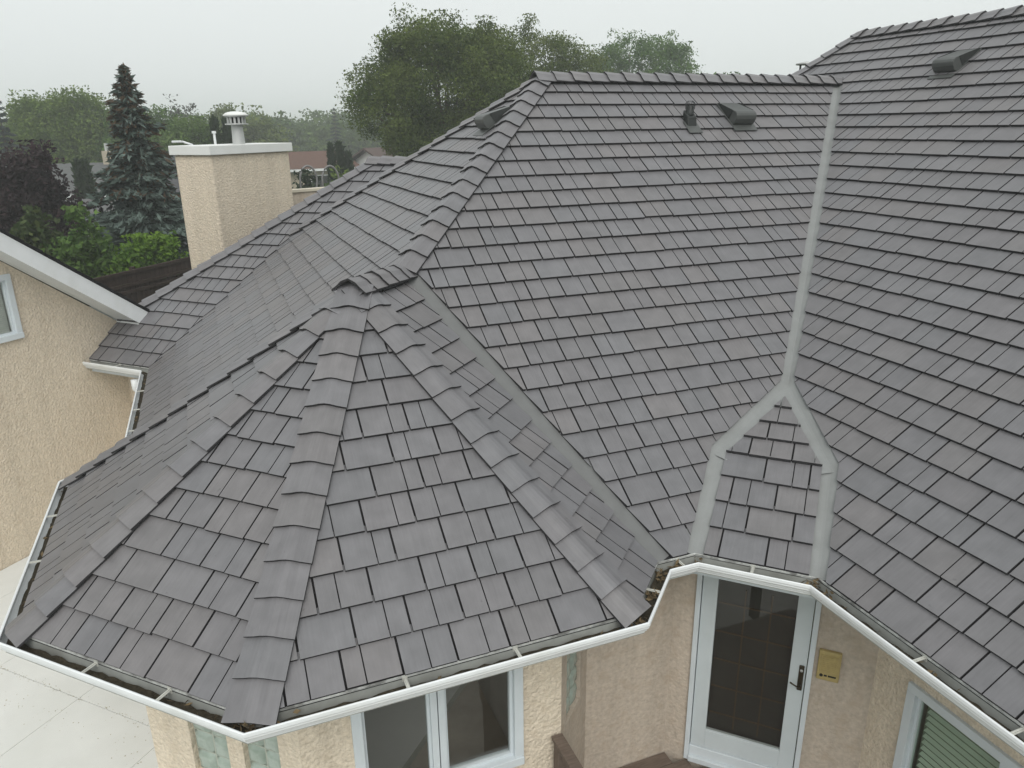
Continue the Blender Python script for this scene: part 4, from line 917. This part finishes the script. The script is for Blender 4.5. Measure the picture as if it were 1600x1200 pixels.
D_ = 30; broadleaf('dark_shrub', 'dark shrub tight beside the right edge of the chimney', gpt(472, D_), hgt(472, 262, D_), 1.5, LOB_BUSH, DARK, 51, nclump=140, nleaf=22, leaf=.12, clump_r=.2, cat='shrub')
# the far wood: one hazy mass of crowns
rng = np.random.default_rng(77); V = []; C = []
for row, (D_, n, y0) in enumerate([(112, 26, 182), (128, 24, 174), (150, 20, 178)]):
    for k in range(n):
        px = -60 + (k + rng.uniform(-.35, .35)) * 760 / n; b_ = gpt(px, D_); H_ = hgt(px, y0 + rng.uniform(-8, 14) + (8 if px < 330 else 0), D_); Wd = rng.uniform(6, 10)
        L3 = [(b_[0] + x * Wd, b_[1] + y * Wd, z * H_, rx * Wd, ry * Wd, rz * H_) for x, y, z, rx, ry, rz in LOB_RND]
        c = lobes_cloud(rng, L3, 110, 26, .7, .8); V.append(leaves(c, .34, rng)); col = np.array([.06, .105, .032]) * (1 - (t_ := rng.uniform(0, 1))) + np.array([.115, .17, .045]) * t_
        C.append(col * rng.uniform(.7, 1.25, (len(c), 1)))
tag(quads_obj('far_woodland', np.concatenate(V), np.concatenate(C), M_leaf, None), 'hazy green mass of far woodland along the horizon', 'woodland', kind='stuff')

# ------------------------------------------------------------------ fence behind the house
fa_, fb_ = bgp(60, 430, 17.5), bgp(330, 400, 21.0); fa_[2] = fb_[2] = 0; Af = nrm(fb_ - fa_); Nf = np.array([Af[1], -Af[0], 0]); Lf = np.linalg.norm(fb_ - fa_); HF = hgt(215, 418, 19.3)
fence = empty('wooden_fence', fa_); tag(fence, 'dark brown board fence behind the chimney and shrubs', 'fence')
x = 0; shared = None
while x < Lf:
    j = rnd.uniform(-.012, .012); MB().box(fa_, Af, Nf, x, x + .138, -.012, .01 + rnd.uniform(0, .004), .05, HF - .36 + j).build('picket', M_fence, fence)
    x += .146
for z in (HF - .50, HF - .07, HF - .35): MB().box(fa_, Af, Nf, 0, Lf, .0155, .055, z, z + .07).build('rail', M_fence, fence)
x = 0
while x < Lf: MB().box(fa_, Af, Nf, x, x + .138, -.01, .012, HF - .28, HF).build('picket', M_fence, fence); x += .142
x = 0
while x < Lf: MB().box(fa_, Af, Nf, x - .045, x + .045, -.105, -.0125, 0, HF + .05).build('post', M_fence, fence); x += 2.4

# ------------------------------------------------------------------ neighbouring houses
def nhouse(name, label, px, D, yaw, w, d, wallz, ridgez, wallc, roofc, windows=(), chimney=None, group='neighbouring houses'):
    base = gpt(px, D); root = empty(name, base); tag(root, label, 'house', group)
    A = np.array([math.cos(yaw), math.sin(yaw), 0]); N = np.array([A[1], -A[0], 0])
    mw = material(name + '_wall', wallc, .9, .15, vary=.06, scale=2); mr = material(name + '_roof', roofc, .95, .1, vary=.2, scale=6, stretch=(1, 1, 4))
    Pt = lambda a, n, z: base + A * a + N * n + np.array([0, 0, z])
    mb = MB(); h = w / 2; e = d / 2
    for n_ in (-e, e): mb.quad(Pt(-h, n_, 0), Pt(h, n_, 0), Pt(h, n_, wallz), Pt(-h, n_, wallz))
    for a_ in (-h, h): mb.add([Pt(a_, -e, 0), Pt(a_, e, 0), Pt(a_, e, wallz), Pt(a_, 0, ridgez), Pt(a_, -e, wallz)], [(0, 1, 2, 3, 4)])
    mb.build('wall', mw, root)
    sl = (ridgez - wallz) / e; o_ = .5
    for sg in (-1, 1):
        q = [Pt(-h - o_, sg * (e + o_), wallz - sl * o_ + .03), Pt(h + o_, sg * (e + o_), wallz - sl * o_ + .03), Pt(h + o_, 0, ridgez + .03), Pt(-h - o_, 0, ridgez + .03)]
        rf = MB().prism(q, (0, 0, .14)).build('roof', mr, root)
        MB().prism([q[0] + N * sg * .01 + [0, 0, -.08], q[1] + N * sg * .01 + [0, 0, -.08], q[1] + N * sg * .01 + [0, 0, .1], q[0] + N * sg * .01 + [0, 0, .1]], N * sg * .08).build('gutter', M_white, rf)
    for (side, a_, z_, ww, hh) in windows:
        if side == 'f': Ow, Aw, Nw = base + N * e, A, N
        else: Ow, Aw, Nw = base + A * (h if side == 'r' else -h), N, (A if side == 'r' else -A)
        mb = MB()
        for (p, q, r, s_) in ((a_, a_ + .09, z_, z_ + hh), (a_ + ww - .09, a_ + ww, z_, z_ + hh), (a_ + .09, a_ + ww - .09, z_, z_ + .09), (a_ + .09, a_ + ww - .09, z_ + hh - .09, z_ + hh), (a_ + ww / 2 - .04, a_ + ww / 2 + .04, z_ + .09, z_ + hh - .09)): mb.box(Ow, Aw, Nw, p, q, .002, .06, r, s_)
        f = mb.build('window', M_white, root)
        MB().box(Ow, Aw, Nw, a_ + .05, a_ + ww - .05, .003, .02, z_ + .05, z_ + hh - .05).build('pane', M_blackmetal, f)
    if chimney:
        a_, n_, wd_, zt2 = chimney; MB().box(base, A, N, a_ - wd_ / 2, a_ + wd_ / 2, n_ - wd_ / 2, n_ + wd_ / 2, wallz, zt2).build('chimney', mw, root)
        MB().tube([Pt(a_, n_, zt2), Pt(a_, n_, zt2 + .4)], .1, 8).build('flue', M_steel, root)
    return root
nhouse('neighbour_house', 'grey-roofed bungalow with chimney between purple plum tree and spruce', 118, 48, .10, 6.4, 6, 4.1, 5.25, (.42, .37, .29), (.115, .118, .118), [('f', -2.4, 2.3, 1.4, 1.1), ('f', .6, 2.3, 1.3, 1.1)], (1.3, 0, .55, 6.0))
nhouse('neighbour_garage', 'white-walled garage behind the spruce and purple sapling', 146, 38, .05, 3.0, 4, 3.75, 4.1, (.72, .72, .72), (.12, .12, .12), [])
nhouse('neighbour_house', 'steep grey-roofed house half hidden behind the stucco chimney', 312, 34, .16, 3.4, 9, 2.2, 6.0, (.62, .62, .60), (.095, .095, .10), [('f', -3.0, 1.0, 1.2, 1.0)])
nhouse('neighbour_house', 'tan bungalow with red-brown roof right of the chimney', 452, 66, .22, 7.4, 7, 4.1, 5.1, (.46, .40, .31), (.125, .075, .06), [('f', .1, 2.2, 1.9, 1.4), ('f', 2.5, 2.9, .8, .6)])
nhouse('neighbour_house', 'white house with brown roof and gable window left of the willow', 644, 66, .30, 8.2, 6.8, 4.2, 5.35, (.70, .70, .70), (.10, .075, .068), [('l', -.4, 3.0, 1.2, 1.0)], (1.5, 0, .5, 5.9))
# pair of curved handrails at the rear balcony
for px, lab in ((487, 'curved grey handrail nearer the chimney above the tan parapet'), (521, 'curved grey handrail farther from the chimney above the tan parapet')):
    b_ = bgp(px, 330, 16.6); zt2 = hgt(px, 259, 16.6); tt = []
    ax_ = np.array([_rt[0], _rt[1], 0]) * .9 + np.array([_fw[0], _fw[1], 0]) * .5
    r_ = .17
    for k in range(15):
        a_ = math.pi * k / 14; tt.append(np.array([b_[0], b_[1], zt2 - .30]) + ax_ * (-r_ * math.cos(a_)) + np.array([0, 0, .30 * math.sin(a_)]))
    tt = [tt[0] - [0, 0, .9]] + tt + [tt[-1] - np.array([0, 0, .25]) - ax_ * .04, tt[-1] - np.array([0, 0, .55]) - ax_ * .22, tt[-1] - np.array([0, 0, .9]) - ax_ * .26]
    h_ = MB().tube(tt, .021, 8).build('handrail', M_oldsteel, None, True); tag(h_, lab, 'handrail', 'curved balcony handrails')
# street lamp beyond the chimney
b_ = gpt(309, 40); z_ = hgt(300, 221, 40)
sl = empty('street_lamp', b_); tag(sl, 'white curved-arm street lamp showing just above the chimney cap', 'street lamp')
MB().tube([b_, b_ + [0, 0, z_ - 1.0], b_ + [-.1, 0, z_ - .5], b_ + [-.35, 0, z_ - .15], b_ + [-.75, 0, z_]], [.09, .07, .06, .055, .05], 8).build('pole', M_white, sl, True)
MB().box(b_ + [-1.0, 0, z_], (1, 0, 0), (0, 1, 0), -.2, .25, -.1, .1, -.05, .05).build('lamp_head', M_white, sl, bevel=.03)

# ------------------------------------------------------------------ smoky air
hz = MB().box((0, 0, 0), (1, 0, 0), (0, 1, 0), -890, 890, -290, 1490, -1.0, 22.0).build('haze', None if False else M_white)
hz.data.materials.clear()
mh = bpy.data.materials.new('haze_air'); mh.use_nodes = True; nt = mh.node_tree; nt.nodes.clear(); o_ = nt.nodes.new('ShaderNodeOutputMaterial'); v_ = nt.nodes.new('ShaderNodeVolumePrincipled')
v_.inputs['Color'].default_value = (.92, .95, .96, 1); v_.inputs['Density'].default_value = .0022; v_.inputs['Anisotropy'].default_value = .0
nt.links.new(v_.outputs[0], o_.inputs['Volume']); hz.data.materials.append(mh); tag(hz, 'thin pale smoke haze over the neighbourhood', 'haze', kind='stuff')
